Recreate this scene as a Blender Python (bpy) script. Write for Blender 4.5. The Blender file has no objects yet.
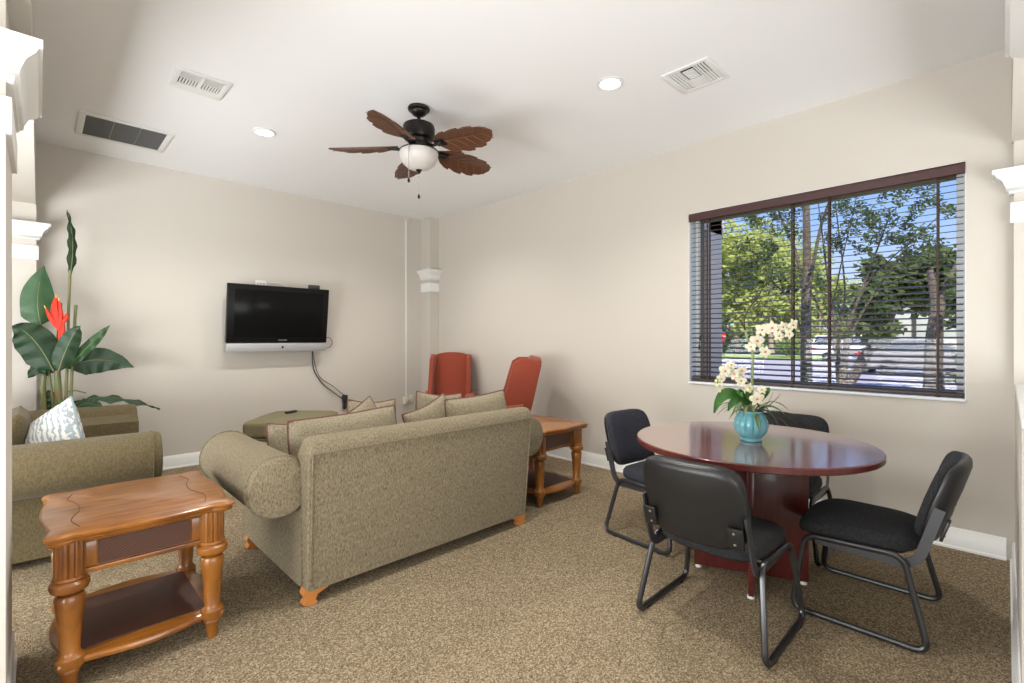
import bpy, bmesh, math, random
from mathutils import Vector, Matrix
PI = math.pi
SC = bpy.context.scene
COL = SC.collection

# ---------------------------------------------------------------- camera
YAW = math.radians(44.37)
cam_d = bpy.data.cameras.new('camera')
cam = bpy.data.objects.new('camera', cam_d)
COL.objects.link(cam)
cam.location = (0, 0, 1.31)
cam.rotation_euler = (PI/2, 0, -YAW)
cam_d.sensor_width = 36
cam_d.lens = 483.7/1024*36
cam_d.shift_y = -2.4/1024
cam_d.clip_start = .02
cam_d.clip_end = 400
SC.camera = cam

# ---------------------------------------------------------------- exposure
vs = SC.view_settings
vs.view_transform = 'Standard'
vs.look = 'None'
vs.exposure = 0.06
vs.gamma = 1.0
vs.use_curve_mapping = False

# ---------------------------------------------------------------- sky and sun
world = bpy.data.worlds.new('sky')
SC.world = world
world.use_nodes = True
wn = world.node_tree.nodes
wl = world.node_tree.links
wn.clear()
wo = wn.new('ShaderNodeOutputWorld')
wb = wn.new('ShaderNodeBackground')
wt = wn.new('ShaderNodeTexCoord')
ws = wn.new('ShaderNodeSeparateXYZ')
wr = wn.new('ShaderNodeValToRGB')
wl.new(wt.outputs['Generated'], ws.inputs[0])
wl.new(ws.outputs['Z'], wr.inputs[0])
wl.new(wr.outputs[0], wb.inputs[0])
wl.new(wb.outputs[0], wo.inputs[0])
wr.color_ramp.elements[0].position = .0
wr.color_ramp.elements[0].color = (.80, .88, 1.0, 1)
wr.color_ramp.elements[1].position = .55
wr.color_ramp.elements[1].color = (.12, .26, .72, 1)
e_ = wr.color_ramp.elements.new(.2)
e_.color = (.36, .56, .98, 1)
wb.inputs[1].default_value = 1.2

def lamp(name, kind, loc, rot, energy, color, **kw):
    d = bpy.data.lights.new(name, kind)
    d.energy = energy
    d.color = color
    for k, v in kw.items():
        setattr(d, k, v)
    o = bpy.data.objects.new(name, d)
    o.location = loc
    o.rotation_euler = rot
    COL.objects.link(o)
    return o

sun = lamp('sun', 'SUN', (10, 0, 20), (0, 0, 0), 6.5, (1, .95, .86), angle=.01)
sun.rotation_euler = Vector((.62, .35, -.8)).to_track_quat('-Z', 'Y').to_euler()
# added fill: two large area lights behind the camera, tilted up at the ceiling
lamp('hall_fill_south', 'AREA', (1.3, -2.0, .8), (PI/2+.8, 0, 0), 150, (.95, .98, 1), shape='RECTANGLE', size=4.2, size_y=1.5)
lamp('hall_fill_west', 'AREA', (-2.0, 2.2, .8), (PI/2+.8, 0, -PI/2), 315, (.95, .98, 1), shape='RECTANGLE', size=4.2, size_y=1.5)

# ---------------------------------------------------------------- materials
MATS = {}
def mat(name, col, rough=.6, metal=0, spec=.5, bump=None, noise=None, wave=None, coat=0, emit=None, sheen=0, trans=0):
    """noise = (scale, second colour, amount-contrast); bump = (scale, strength)"""
    if name in MATS:
        return MATS[name]
    m = bpy.data.materials.new(name)
    m.use_nodes = True
    nt = m.node_tree
    b = nt.nodes['Principled BSDF']
    b.inputs['Base Color'].default_value = (*col, 1)
    b.inputs['Roughness'].default_value = rough
    b.inputs['Metallic'].default_value = metal
    b.inputs['Specular IOR Level'].default_value = spec
    if coat:
        b.inputs['Coat Weight'].default_value = coat
        b.inputs['Coat Roughness'].default_value = .08 if coat < 1 else .13
        if coat >= 1: b.inputs['Coat IOR'].default_value = 2.5
    if sheen:
        b.inputs['Sheen Weight'].default_value = sheen
    if trans:
        b.inputs['Transmission Weight'].default_value = trans
    if emit:
        b.inputs['Emission Color'].default_value = (*emit[0], 1)
        b.inputs['Emission Strength'].default_value = emit[1]
    tc = nt.nodes.new('ShaderNodeTexCoord')
    if noise:
        sc, c2, lo, hi = noise[:4]
        n = nt.nodes.new('ShaderNodeTexNoise')
        n.inputs['Scale'].default_value = sc
        n.inputs['Detail'].default_value = 4
        mp = nt.nodes.new('ShaderNodeMapping')
        if len(noise) > 4:
            mp.inputs['Scale'].default_value = noise[4]
        nt.links.new(tc.outputs['Object'], mp.inputs[0])
        nt.links.new(mp.outputs[0], n.inputs['Vector'])
        r = nt.nodes.new('ShaderNodeValToRGB')
        r.color_ramp.elements[0].position = lo
        r.color_ramp.elements[0].color = (*col, 1)
        r.color_ramp.elements[1].position = hi
        r.color_ramp.elements[1].color = (*c2, 1)
        nt.links.new(n.outputs[0], r.inputs[0])
        nt.links.new(r.outputs[0], b.inputs['Base Color'])
    if bump:
        n2 = nt.nodes.new('ShaderNodeTexNoise')
        n2.inputs['Scale'].default_value = bump[0]
        n2.inputs['Detail'].default_value = 3
        nt.links.new(tc.outputs['Object'], n2.inputs['Vector'])
        bp = nt.nodes.new('ShaderNodeBump')
        bp.inputs['Strength'].default_value = bump[1]
        bp.inputs['Distance'].default_value = bump[2] if len(bump) > 2 else .005
        nt.links.new(n2.outputs[0], bp.inputs['Height'])
        nt.links.new(bp.outputs[0], b.inputs['Normal'])
    MATS[name] = m
    return m

M_wall = mat('wall_paint', (.565, .525, .468), .75, bump=(260, .12, .002))
M_ceil = mat('ceiling_paint', (.83, .83, .83), .8, bump=(200, .1, .002))
M_trim = mat('white_trim_paint', (.80, .80, .78), .35)
M_white = mat('white_plastic', (.78, .78, .76), .4)
M_ivory = mat('ivory_plastic', (.66, .62, .50), .4)
M_grille = mat('white_vent_metal', (.74, .74, .72), .45)
M_dark = mat('duct_dark', (.035, .035, .035), .8)
M_gfilter = mat('grey_filter', (.13, .13, .125), .9, bump=(500, .3))
M_bronze = mat('oil_rubbed_bronze', (.022, .019, .018), .38, metal=.7)
M_blade = mat('carved_blade_wood', (.115, .042, .018), .45, noise=(22, (.06, .022, .01), .3, .75, (1, 6, 1)))
M_black = mat('black_gloss_plastic', (.006, .006, .006), .35, spec=.15)
M_screen = mat('screen_glass', (.006, .006, .006), .16, spec=.08)
M_silver = mat('silver_plastic', (.42, .42, .42), .4, metal=.3)
M_blackm = mat('black_matte_plastic', (.018, .018, .018), .5)
M_cable = mat('black_cable', (.02, .02, .02), .5)
M_rust = mat('rust_upholstery', (.27, .045, .018), .9, bump=(450, .35, .003), noise=(300, (.21, .033, .013), .35, .65), sheen=.15)
M_sofa = mat('taupe_chenille', (.265, .22, .14), .95, bump=(260, .8, .005), noise=(140, (.125, .098, .058), .36, .66, (1.3, 1.3, .45)), sheen=0)
M_sofac = mat('taupe_chenille_cushion', (.28, .24, .16), .95, bump=(170, .5, .004), noise=(120, (.15, .125, .08), .35, .68))
M_olive = mat('olive_weave', (.125, .096, .042), .92, bump=(260, .5, .003), noise=(110, (.085, .062, .026), .38, .62, (1, 1, .5)), sheen=.1)
M_otto = mat('olive_ottoman_fabric', (.20, .172, .095), .92, bump=(260, .5, .003), noise=(110, (.145, .124, .065), .35, .65))
M_pipe = mat('maroon_piping', (.12, .035, .03), .7)
M_honey = mat('honey_wood', (.30, .108, .013), .33, coat=.3, noise=(7, (.13, .038, .007), .34, .74, (1, 5, 1)), bump=(30, .05, .002))
M_honeyd = mat('honey_wood_groove', (.10, .03, .01), .5)
M_leg = mat('sofa_foot_wood', (.50, .19, .045), .35, coat=.4)
M_mahog = mat('mahogany_laminate', (.115, .022, .018), .3, coat=.2, noise=(9, (.07, .012, .011), .3, .75, (6, 6, .6)))
M_mahtop = mat('mahogany_table_surface', (.20, .055, .032), .16, coat=1.0, spec=.9, noise=(8, (.145, .035, .021), .3, .75, (1, 7, 1)))
M_cfab = mat('black_chair_fabric', (.010, .010, .012), .95, bump=(300, .8, .004), noise=(120, (.024, .024, .027), .45, .62))
M_cfabb = mat('navy_black_chair_fabric', (.015, .016, .025), .95, bump=(300, .8, .004), noise=(120, (.029, .030, .042), .45, .62))
M_cplas = mat('black_shell_plastic', (.009, .009, .010), .40, bump=(500, .15, .001))
M_csteel = mat('black_tube_steel', (.018, .018, .020), .28, spec=.7)
M_cbar = mat('grey_bracket_steel', (.05, .05, .055), .38, metal=.35)
M_chrome = mat('bright_metal', (.7, .7, .7), .2, metal=1)
M_turq = mat('turquoise_glaze', (.15, .40, .46), .2, coat=.4, noise=(16, (.08, .29, .36), .35, .7))
M_soil = mat('moss', (.18, .10, .05), .95, bump=(120, .8, .006))
M_leafg = mat('green_leaf', (.045, .16, .022), .4, noise=(20, (.025, .10, .015), .3, .7))
M_leafs = mat('strap_leaf', (.11, .17, .055), .5, noise=(20, (.06, .10, .035), .3, .7))
M_petal = mat('orchid_petal', (.68, .66, .50), .6, noise=(50, (.58, .54, .33), .45, .8))
M_pink = mat('orchid_throat', (.65, .12, .16), .6)
M_bud = mat('orchid_bud', (.62, .66, .22), .5)
M_stem = mat('orchid_stem', (.24, .30, .15), .6)
M_twig = mat('dark_twig', (.045, .033, .022), .8)
M_heli = mat('heliconia_leaf', (.010, .032, .011), .55, noise=(7, (.018, .052, .019), .35, .7), bump=(40, .2, .004))
M_helil = mat('heliconia_leaf_light', (.030, .095, .030), .38, noise=(7, (.018, .06, .02), .35, .7), bump=(40, .2, .004))
M_hstem = mat('heliconia_stem', (.13, .17, .05), .5, noise=(9, (.20, .12, .05), .45, .7))
M_red = mat('heliconia_red', (.66, .03, .012), .5)
M_yel = mat('heliconia_yellow', (.80, .50, .05), .45)
M_slat = mat('brown_slat', (.050, .030, .024), .4)
M_valance = mat('mahogany_valance', (.05, .017, .017), .3, coat=.3)
M_tape = mat('brown_ladder_tape', (.04, .026, .02), .8)
M_wframe = mat('bronze_window_frame', (.14, .115, .08), .5, metal=.3)
M_reveal = mat('white_reveal_paint', (.72, .75, .78), .6)
M_stucco = mat('mauve_stucco', (.80, .66, .67), .9, bump=(60, .3))
M_bark = mat('bark', (.20, .155, .12), .95, bump=(40, .8, .02), noise=(14, (.10, .075, .055), .35, .7))
M_barkp = mat('pale_bark', (.42, .34, .26), .95, noise=(14, (.28, .22, .16), .35, .7))

def fabric_pattern(name):
    m = mat(name, (.62, .61, .56), .9, bump=(300, .3))
    nt = m.node_tree; b = nt.nodes['Principled BSDF']
    tc = nt.nodes.new('ShaderNodeTexCoord')
    w = nt.nodes.new('ShaderNodeTexWave'); w.inputs['Scale'].default_value = 9
    w.inputs['Distortion'].default_value = 7; w.inputs['Detail'].default_value = 3
    w.inputs['Detail Scale'].default_value = 3
    r = nt.nodes.new('ShaderNodeValToRGB')
    r.color_ramp.elements[0].position = .45; r.color_ramp.elements[0].color = (.60, .59, .55, 1)
    r.color_ramp.elements[1].position = .75; r.color_ramp.elements[1].color = (.27, .31, .33, 1)
    nt.links.new(tc.outputs['Object'], w.inputs['Vector']); nt.links.new(w.outputs[0], r.inputs[0])
    nt.links.new(r.outputs[0], b.inputs['Base Color'])
    return m
M_pat = fabric_pattern('blue_grey_patterned_cotton')

def carpet():
    m = mat('speckled_loop_carpet', (.2, .16, .11), 1.0, spec=.1)
    nt = m.node_tree; b = nt.nodes['Principled BSDF']
    tc = nt.nodes.new('ShaderNodeTexCoord')
    v = nt.nodes.new('ShaderNodeTexVoronoi'); v.inputs['Scale'].default_value = 190
    n = nt.nodes.new('ShaderNodeTexNoise'); n.inputs['Scale'].default_value = 1.1; n.inputs['Detail'].default_value = 2
    r = nt.nodes.new('ShaderNodeValToRGB')
    el = r.color_ramp.elements
    el[0].position = .0; el[0].color = (.15, .108, .062, 1)
    el[1].position = 1.0; el[1].color = (.56, .455, .31, 1)
    a = el.new(.35); a.color = (.265, .20, .122, 1)
    a = el.new(.65); a.color = (.355, .275, .173, 1)
    nt.links.new(tc.outputs['Object'], v.inputs['Vector']); nt.links.new(tc.outputs['Object'], n.inputs['Vector'])
    sep = nt.nodes.new('ShaderNodeSeparateColor')
    nt.links.new(v.outputs['Color'], sep.inputs[0]); nt.links.new(sep.outputs[0], r.inputs[0])
    mx = nt.nodes.new('ShaderNodeMix'); mx.data_type = 'RGBA'; mx.blend_type = 'MULTIPLY'
    mx.inputs[0].default_value = .25
    nt.links.new(r.outputs[0], mx.inputs[6]); nt.links.new(n.outputs[0], mx.inputs[7])
    nt.links.new(mx.outputs[2], b.inputs['Base Color'])
    bp = nt.nodes.new('ShaderNodeBump'); bp.inputs['Strength'].default_value = .9; bp.inputs['Distance'].default_value = .006
    nt.links.new(v.outputs['Distance'], bp.inputs['Height']); nt.links.new(bp.outputs[0], b.inputs['Normal'])
    return m
M_carpet = carpet()

def wicker():
    m = mat('dark_woven_wicker', (.10, .035, .015), .5, coat=.2)
    nt = m.node_tree; b = nt.nodes['Principled BSDF']
    tc = nt.nodes.new('ShaderNodeTexCoord')
    ck = nt.nodes.new('ShaderNodeTexChecker'); ck.inputs['Scale'].default_value = 170
    ck.inputs[1].default_value = (.115, .036, .014, 1); ck.inputs[2].default_value = (.03, .01, .004, 1)
    nt.links.new(tc.outputs['Object'], ck.inputs['Vector']); nt.links.new(ck.outputs[0], b.inputs['Base Color'])
    bp = nt.nodes.new('ShaderNodeBump'); bp.inputs['Strength'].default_value = .6; bp.inputs['Distance'].default_value = .004
    nt.links.new(ck.outputs[1], bp.inputs['Height']); nt.links.new(bp.outputs[0], b.inputs['Normal'])
    return m
M_wick = wicker()
M_shelf = mat('dark_leather_shelf', (.062, .02, .01), .55, coat=0, bump=(220, .5, .003))

def glass_mat():
    m = bpy.data.materials.new('clear_window_glass'); m.use_nodes = True
    nt = m.node_tree; nt.nodes.clear()
    o = nt.nodes.new('ShaderNodeOutputMaterial'); t = nt.nodes.new('ShaderNodeBsdfTransparent')
    g = nt.nodes.new('ShaderNodeBsdfGlossy'); g.inputs['Roughness'].default_value = .02
    t.inputs[0].default_value = (.94, .95, .95, 1)
    mx = nt.nodes.new('ShaderNodeMixShader'); mx.inputs[0].default_value = .012
    nt.links.new(t.outputs[0], mx.inputs[1]); nt.links.new(g.outputs[0], mx.inputs[2]); nt.links.new(mx.outputs[0], o.inputs[0])
    return m
M_glass = glass_mat()
M_bowl = mat('frosted_alabaster_glass', (.60, .565, .535), .4, coat=.1)
M_lens = mat('downlight_lens', (1, 1, 1), .5, emit=((1, .97, .9), 22))

# ---------------------------------------------------------------- mesh builder
class MB:
    def __init__(s):
        s.bm = bmesh.new()
        s.slots = None
    def box(s, x0, x1, y0, y1, z0, z1, bev=0, seg=2, M=None):
        t = bmesh.new()
        bmesh.ops.create_cube(t, size=1)
        for v in t.verts:
            v.co = Vector(((x0+x1)/2+v.co.x*(x1-x0), (y0+y1)/2+v.co.y*(y1-y0), (z0+z1)/2+v.co.z*(z1-z0)))
        if bev:
            bmesh.ops.bevel(t, geom=t.edges[:], offset=bev, segments=seg, profile=.5, affect='EDGES')
        return s.add(t, M)
    def add(s, t, M=None):
        if M is not None:
            bmesh.ops.transform(t, matrix=M, verts=t.verts[:])
        mp = {}
        for v in t.verts:
            mp[v] = s.bm.verts.new(v.co)
        for f in t.faces:
            try:
                nf = s.bm.faces.new([mp[v] for v in f.verts])
                nf.material_index = f.material_index
            except ValueError:
                pass
        t.free()
        return s
    def loft(s, rings, closed=True, cap=True):
        """rings: list of equal-length point lists"""
        vs_ = [[s.bm.verts.new(Vector(p)) for p in r] for r in rings]
        n = len(vs_[0])
        for a, b in zip(vs_[:-1], vs_[1:]):
            for i in range(n if closed else n-1):
                j = (i+1) % n
                try: s.bm.faces.new((a[i], a[j], b[j], b[i]))
                except ValueError: pass
        if cap and closed:
            for r in (vs_[0], vs_[-1]):
                try: s.bm.faces.new(r)
                except ValueError: pass
        return s
    def lathe(s, prof, c=(0, 0, 0), n=28, flute=None, M=None):
        rings = []
        for r, z in prof:
            ring = []
            for i in range(n):
                a = 2*PI*i/n
                rr = r*(1+(flute(a, z) if flute else 0))
                p = Vector((rr*math.cos(a), rr*math.sin(a), z))
                if M is not None: p = M @ p
                ring.append(p+Vector(c))
            rings.append(ring)
        return s.loft(rings)
    def tube(s, pts, r, n=8, closed=False, cap=True):
        pts = [Vector(p) for p in pts]
        N = len(pts)
        rings = []
        up = None
        for i, p in enumerate(pts):
            if closed:
                t = (pts[(i+1) % N]-pts[i-1])
            else:
                t = pts[min(i+1, N-1)]-pts[max(i-1, 0)]
            if t.length < 1e-9: t = Vector((0, 0, 1))
            t.normalize()
            if up is None:
                up = Vector((0, 0, 1)) if abs(t.z) < .9 else Vector((1, 0, 0))
            u = (up-t*up.dot(t))
            if u.length < 1e-6:
                u = t.orthogonal()
            u.normalize(); up = u
            w = t.cross(u)
            rr = r[i] if isinstance(r, (list, tuple)) else r
            rings.append([p+(u*math.cos(2*PI*k/n)+w*math.sin(2*PI*k/n))*rr for k in range(n)])
        if closed:
            rings.append(rings[0])
            vs_ = [[s.bm.verts.new(q) for q in rg] for rg in rings[:-1]]
            for i in range(N):
                a = vs_[i]; b = vs_[(i+1) % N]
                for k in range(n):
                    try: s.bm.faces.new((a[k], a[(k+1) % n], b[(k+1) % n], b[k]))
                    except ValueError: pass
            return s
        return s.loft(rings, True, cap)
    def prism(s, poly, axis, a0, a1, ends=0, M=None):
        """poly: 2-D outline in the two other axes (x,y,z order) extruded along axis; ends = rounding of the two end caps"""
        cx = sum(p[0] for p in poly)/len(poly); cy = sum(p[1] for p in poly)/len(poly)
        if ends:
            sgn = 1 if a1 > a0 else -1
            st = [(a0, .90), (a0+sgn*ends*.12, .955), (a0+sgn*ends*.5, .99), (a0+sgn*ends, 1), (a1-sgn*ends, 1), (a1-sgn*ends*.5, .99), (a1-sgn*ends*.12, .955), (a1, .90)]
        else:
            st = [(a0, 1), (a1, 1)]
        rings = []
        for a, k in st:
            ring = []
            for p in poly:
                u = cx+(p[0]-cx)*k; v = cy+(p[1]-cy)*k
                q = {'x': (a, u, v), 'y': (u, a, v), 'z': (u, v, a)}[axis]
                q = Vector(q)
                ring.append(M @ q if M is not None else q)
            rings.append(ring)
        return s.loft(rings)
    def build(s, name, m, parent=None, world=False, smooth=True, ang=.62, mods=None, kind=None):
        bm = s.bm
        bmesh.ops.remove_doubles(bm, verts=bm.verts[:], dist=1e-5)
        bmesh.ops.recalc_face_normals(bm, faces=bm.faces[:])
        if parent is not None and world:
            r = parent
            off = r.location.copy()
            while r.parent: r = r.parent; off += r.location
            bmesh.ops.translate(bm, vec=-off, verts=bm.verts[:])
        if smooth:
            for f in bm.faces: f.smooth = True
            for e in bm.edges:
                if len(e.link_faces) == 2 and e.calc_face_angle(0) > ang: e.smooth = False
        me = bpy.data.meshes.new(name)
        bm.to_mesh(me); bm.free()
        for mm in (m if isinstance(m, (list, tuple)) else [m]):
            me.materials.append(mm)
        o = bpy.data.objects.new(name, me)
        COL.objects.link(o)
        if parent is not None: o.parent = parent
        if kind: o['kind'] = kind
        return o

def box(name, m, x0, x1, y0, y1, z0, z1, bev=0, parent=None, world=True, kind=None):
    return MB().box(x0, x1, y0, y1, z0, z1, bev).build(name, m, parent, world, kind=kind)
def thing(name, label, cat, loc=(0, 0, 0), rz=0, group=None):
    o = bpy.data.objects.new(name, None)
    o.empty_display_size = .1
    COL.objects.link(o)
    o.location = loc; o.rotation_euler = (0, 0, rz)
    return tag(o, label, cat, group)
def tag(o, label, cat, group=None):
    o['label'] = label; o['category'] = cat
    if group: o['group'] = group
    return o
def struct(o):
    o['kind'] = 'structure'; return o
def copy_thing(root, loc, rz, label, group=None):
    def rec(o, par):
        c = o.copy(); COL.objects.link(c)
        c.parent = par
        for ch in list(o.children): rec(ch, c)
        return c
    r = rec(root, None)
    r.location = loc; r.rotation_euler = (0, 0, rz)
    r['label'] = label
    if group: r['group'] = group
    return r
def lbl(o, t):
    o['label'] = t; return o
def fillet(pts, r, n=5, closed=False):
    pts = [Vector(p) for p in pts]; out = []
    N = len(pts)
    for i, p in enumerate(pts):
        if not closed and i in (0, N-1): out.append(p); continue
        a = pts[i-1]; b = pts[(i+1) % N]
        d1 = (a-p); d2 = (b-p)
        k = min(r, d1.length*.49, d2.length*.49)
        p1 = p+d1.normalized()*k; p2 = p+d2.normalized()*k
        for j in range(n+1):
            t = j/n
            out.append(p1*(1-t)**2+p*2*t*(1-t)+p2*t*t)
    return out
def bez(p0, p1, p2, n=10):
    p0, p1, p2 = Vector(p0), Vector(p1), Vector(p2)
    return [p0*(1-t)**2+p1*2*t*(1-t)+p2*t*t for t in [i/n for i in range(n+1)]]
def catmull(pts, n=6):
    pts = [Vector(p) for p in pts]
    P = [pts[0]*2-pts[1]]+pts+[pts[-1]*2-pts[-2]]
    out = []
    for i in range(1, len(P)-2):
        for k in range(n):
            t = k/n
            a, b, c, d = P[i-1:i+3]
            out.append(.5*((2*b)+(c-a)*t+(2*a-5*b+4*c-d)*t*t+(3*b-a-3*c+d)*t**3))
    out.append(pts[-1])
    return out

# the camera-independent survey of the photograph: direction through a pixel, cut with a real plane
RX, RY = math.cos(YAW), -math.sin(YAW)
FX, FY = math.sin(YAW), math.cos(YAW)
def ray(px, py):
    u = (px-512)/483.7
    return FX+u*RX, FY+u*RY, -(py-339.1)/483.7
def at_y(px, py, y):
    r = ray(px, py); t = y/r[1]; return Vector((r[0]*t, y, 1.31+r[2]*t))
def at_x(px, py, x):
    r = ray(px, py); t = x/r[0]; return Vector((x, r[1]*t, 1.31+r[2]*t))

# ================================================================= ROOM
WX, WY, H = 4.105, 5.914, 3.03
FL = -.02   # room face of the left arcade
struct(box('floor', M_carpet, -2.7, WX+.02, -2.7, WY+.02, -.12, 0))
struct(box('ceiling', M_ceil, -2.8, WX+.2, -2.8, WY+.2, H, H+.2))
struct(box('wall_back', M_wall, -2.7, WX+.2, WY, WY+.2, -.12, H))
# window wall, one mesh with the opening cut out
WY0, WY1, WZ0, WZ1 = .176, 1.962, .932, 2.415
mb = MB()
mb.box(WX, WX+.22, -2.7, WY0, -.12, H); mb.box(WX, WX+.22, WY1, WY, -.12, H)
mb.box(WX, WX+.22, WY0, WY1, -.12, WZ0); mb.box(WX, WX+.22, WY0, WY1, WZ1, H)
struct(mb.build('wall_right', M_wall, smooth=False))
struct(box('wall_front', M_wall, -2.7, WX, -2.8, -2.6, -.12, H))
struct(box('wall_left', M_wall, -2.8, -2.6, -2.7, WY, -.12, H))
# white returns and sill lining of the opening
mb = MB()
mb.box(WX+.001, WX+.16, WY0, WY0+.004, WZ0, WZ1); mb.box(WX+.001, WX+.16, WY1-.004, WY1, WZ0, WZ1)
mb.box(WX+.001, WX+.16, WY0, WY1, WZ1-.004, WZ1)
mb.box(WX-.012, WX+.16, WY0-.004, WY1+.004, WZ0-.012, WZ0+.006, .003)
struct(mb.build('trim_1', M_reveal))

def baseboard(mb, x0, x1, y0, y1, side):
    """side: room side normal of the board"""
    prof = [(0, 0), (.022, 0), (.022, .012), (.014, .02), (.014, .108), (.008, .118), (.006, .128), (0, .13)]
    if side in ('-y', '+y'):
        yy = y0; sg = -1 if side == '-y' else 1
        mb.loft([[(x0, yy+sg*p[0], p[1]) for p in prof], [(x1, yy+sg*p[0], p[1]) for p in prof]])
    else:
        xx = x0; sg = -1 if side == '-x' else 1
        mb.loft([[(xx+sg*p[0], y0, p[1]) for p in prof], [(xx+sg*p[0], y1, p[1]) for p in prof]])
CP, CPY = .15, .21  # corner pilaster projection
mb = MB(); baseboard(mb, FL, WX-CP, WY, 0, '-y'); baseboard(mb, WX-CP, WX, WY-CPY, 0, '-y')
struct(mb.build('baseboard_back', M_trim))
mb = MB(); baseboard(mb, WX, 0, .0, WY-CPY, '-x'); baseboard(mb, WX-CP, 0, WY-CPY, WY, '-x')
struct(mb.build('baseboard_right', M_trim))

# arcades: piers, pilasters, headers, knee wall
PX0 = -.42
struct(box('wall_left_header', M_wall, PX0, FL, -.0, WY, 2.46, H)).name = 'trim_2'
struct(box('trim_3', M_wall, -.0, WX, -.42, -.02, 2.46, H))
struct(box('trim_4', M_wall, PX0-.02, -.078, 2.30, 2.83, 0, 2.46))          # near left pier
struct(box('trim_5', M_wall, PX0, FL+.005, WY-.13, WY, 0, 2.46))             # far left pilaster
struct(box('trim_6', M_wall, WX-CP, WX, WY-CPY, WY, 0, H))                    # corner pilaster
struct(box('trim_7', M_wall, 1.66, 2.26, -.42, -.085, 0, 2.46))              # near right pier
struct(box('trim_8', M_wall, WX-.05, WX, -.42, -.03, 0, 2.46))               # right pilaster
struct(box('trim_9', M_wall, 2.26, WX-.002, -.22, -.035, 0, 1.02))           # knee wall
struct(box('trim_10', M_trim, 2.26, WX-.002, -.25, -.034, 1.02, 1.05, .006))
mb = MB(); baseboard(mb, 1.86, WX-.01, -.036, 0, '+y'); struct(mb.build('baseboard_front', M_trim))
mb = MB(); baseboard(mb, -.085, 0, 2.28, 2.85, '+x'); baseboard(mb, PX0, -.085, 2.30, 0, '-y'); struct(mb.build('baseboard_left', M_trim))

def capital(name, x0, x1, y0, y1):
    """crown moulding and band wrapped round a rectangular shaft"""
    mb = MB()
    prof = [(.012, 2.155), (.022, 2.158), (.026, 2.172), (.036, 2.178), (.040, 2.20), (.055, 2.232), (.082, 2.252), (.088, 2.265), (.100, 2.268), (.100, 2.292), (.0, 2.296)]
    prof = [(o*.88, z) for o, z in prof]
    rings = [[(x0-o, y0-o, z), (x1+o, y0-o, z), (x1+o, y1+o, z), (x0-o, y1+o, z)] for o, z in prof]
    mb.loft(rings)
    mb.box(x0-.015, x1+.015, y0-.015, y1+.015, 1.985, 2.105, .003)
    return struct(mb.build(name, M_trim, ang=.9))
capital('trim_11', PX0-.02, -.078, 2.30, 2.83)
capital('trim_12', PX0, FL+.005, WY-.13, WY+.1)
capital('trim_13', WX-CP, WX+.1, WY-CPY, WY+.1)
capital('trim_14', 1.66, 2.26, -.42, -.085)
capital('trim_15', WX-.05, WX+.1, -.42, -.03)

# window: frame and glass
wnd = thing('window_1', 'x', 'window', (WX+.17, (WY0+WY1)/2, WZ0))
del wnd['label']; del wnd['category']; struct(wnd)
mb = MB(); fx0, fx1 = WX+.15, WX+.20
mb.box(fx0, fx1, WY0, WY0+.04, WZ0, WZ1); mb.box(fx0, fx1, WY1-.05, WY1, WZ0, WZ1)
mb.box(fx0, fx1, WY0, WY1, WZ0, WZ0+.035); mb.box(fx0, fx1, WY0, WY1, WZ1-.06, WZ1)
mb.build('window_frame', M_wframe, wnd, True)
for ya, yb in ((WY0+.001, WY0+.05), (WY1-.04, WY1-.001)):
    box('jamb_liner', M_reveal, WX+.135, WX+.149, ya, yb, WZ0+.008, WZ1-.006, parent=wnd)
box('window_glass', M_glass, WX+.172, WX+.178, WY0+.03, WY1-.03, WZ0+.03, WZ1-.04, parent=wnd)

# ================================================================= WINDOW BLIND
bl = thing('window_blind', 'dark brown wooden slat blind hanging open in the window', 'blind', (WX+.05, (WY0+WY1)/2, WZ1))
mb = MB()
vy0, vy1 = WY0+.006, WY1-.006
mb.prism([(WX-.008, WZ1-.072), (WX+.004, WZ1-.075), (WX+.012, WZ1-.06), (WX+.012, WZ1-.006), (WX-.002, WZ1-.004), (WX-.012, WZ1-.02)], 'y', vy0-.004, vy1+.004)
lbl(mb.build('valance', M_valance, bl, True), 'reddish brown valance board')
box('headrail', M_slat, WX+.02, WX+.075, vy0, vy1, WZ1-.055, WZ1-.006, parent=bl)
slat0 = None
nsl = 33
ztop, zbot = WZ1-.085, WZ0+.05
for i in range(nsl):
    z = ztop+(zbot-ztop)*i/(nsl-1)
    if slat0 is None:
        mb = MB()
        th = math.radians(11)
        pr = []
        for k in range(7):
            a = -1+k/3; pr.append((a*.024*math.cos(th), a*.024*math.sin(th)+.0022*(1-a*a)+.0014))
        for k in range(7):
            a = 1-k/3; pr.append((a*.024*math.cos(th), a*.024*math.sin(th)+.0022*(1-a*a)-.0014))
        mb.prism([(p[0]+WX+.048, p[1]+z) for p in pr], 'y', vy0+.006, vy1-.006)
        slat0 = mb.build('slat', M_slat, bl, True)
    else:
        c = slat0.copy(); COL.objects.link(c); c.location.z = z-ztop
box('bottom_rail', M_slat, WX+.022, WX+.074, vy0+.004, vy1-.004, WZ0+.012, WZ0+.034, .004, bl)
for y in (.309, .909, 1.15, 1.806):
    mb = MB()
    for dx in (.021, .073):
        mb.box(WX+dx, WX+dx+.002, y-.006, y+.006, WZ0+.02, WZ1-.05)
    mb.build('ladder_tape', M_tape, bl, True)
    MB().lathe([(.009, WZ0+.0), (.013, WZ0+.004), (.013, WZ0+.012), (.008, WZ0+.016)], (WX+.03, y, 0), 10).build('cord_button', M_valance, bl, True)
mb = MB()
mb.tube([(WX+.012, 1.86, WZ1-.06), (WX+.012, 1.862, 1.35)], .0018, 5)
mb.lathe([(.002, 1.35), (.008, 1.33), (.009, 1.30), (.003, 1.295)], (WX+.012, 1.862, 0), 8)
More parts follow.
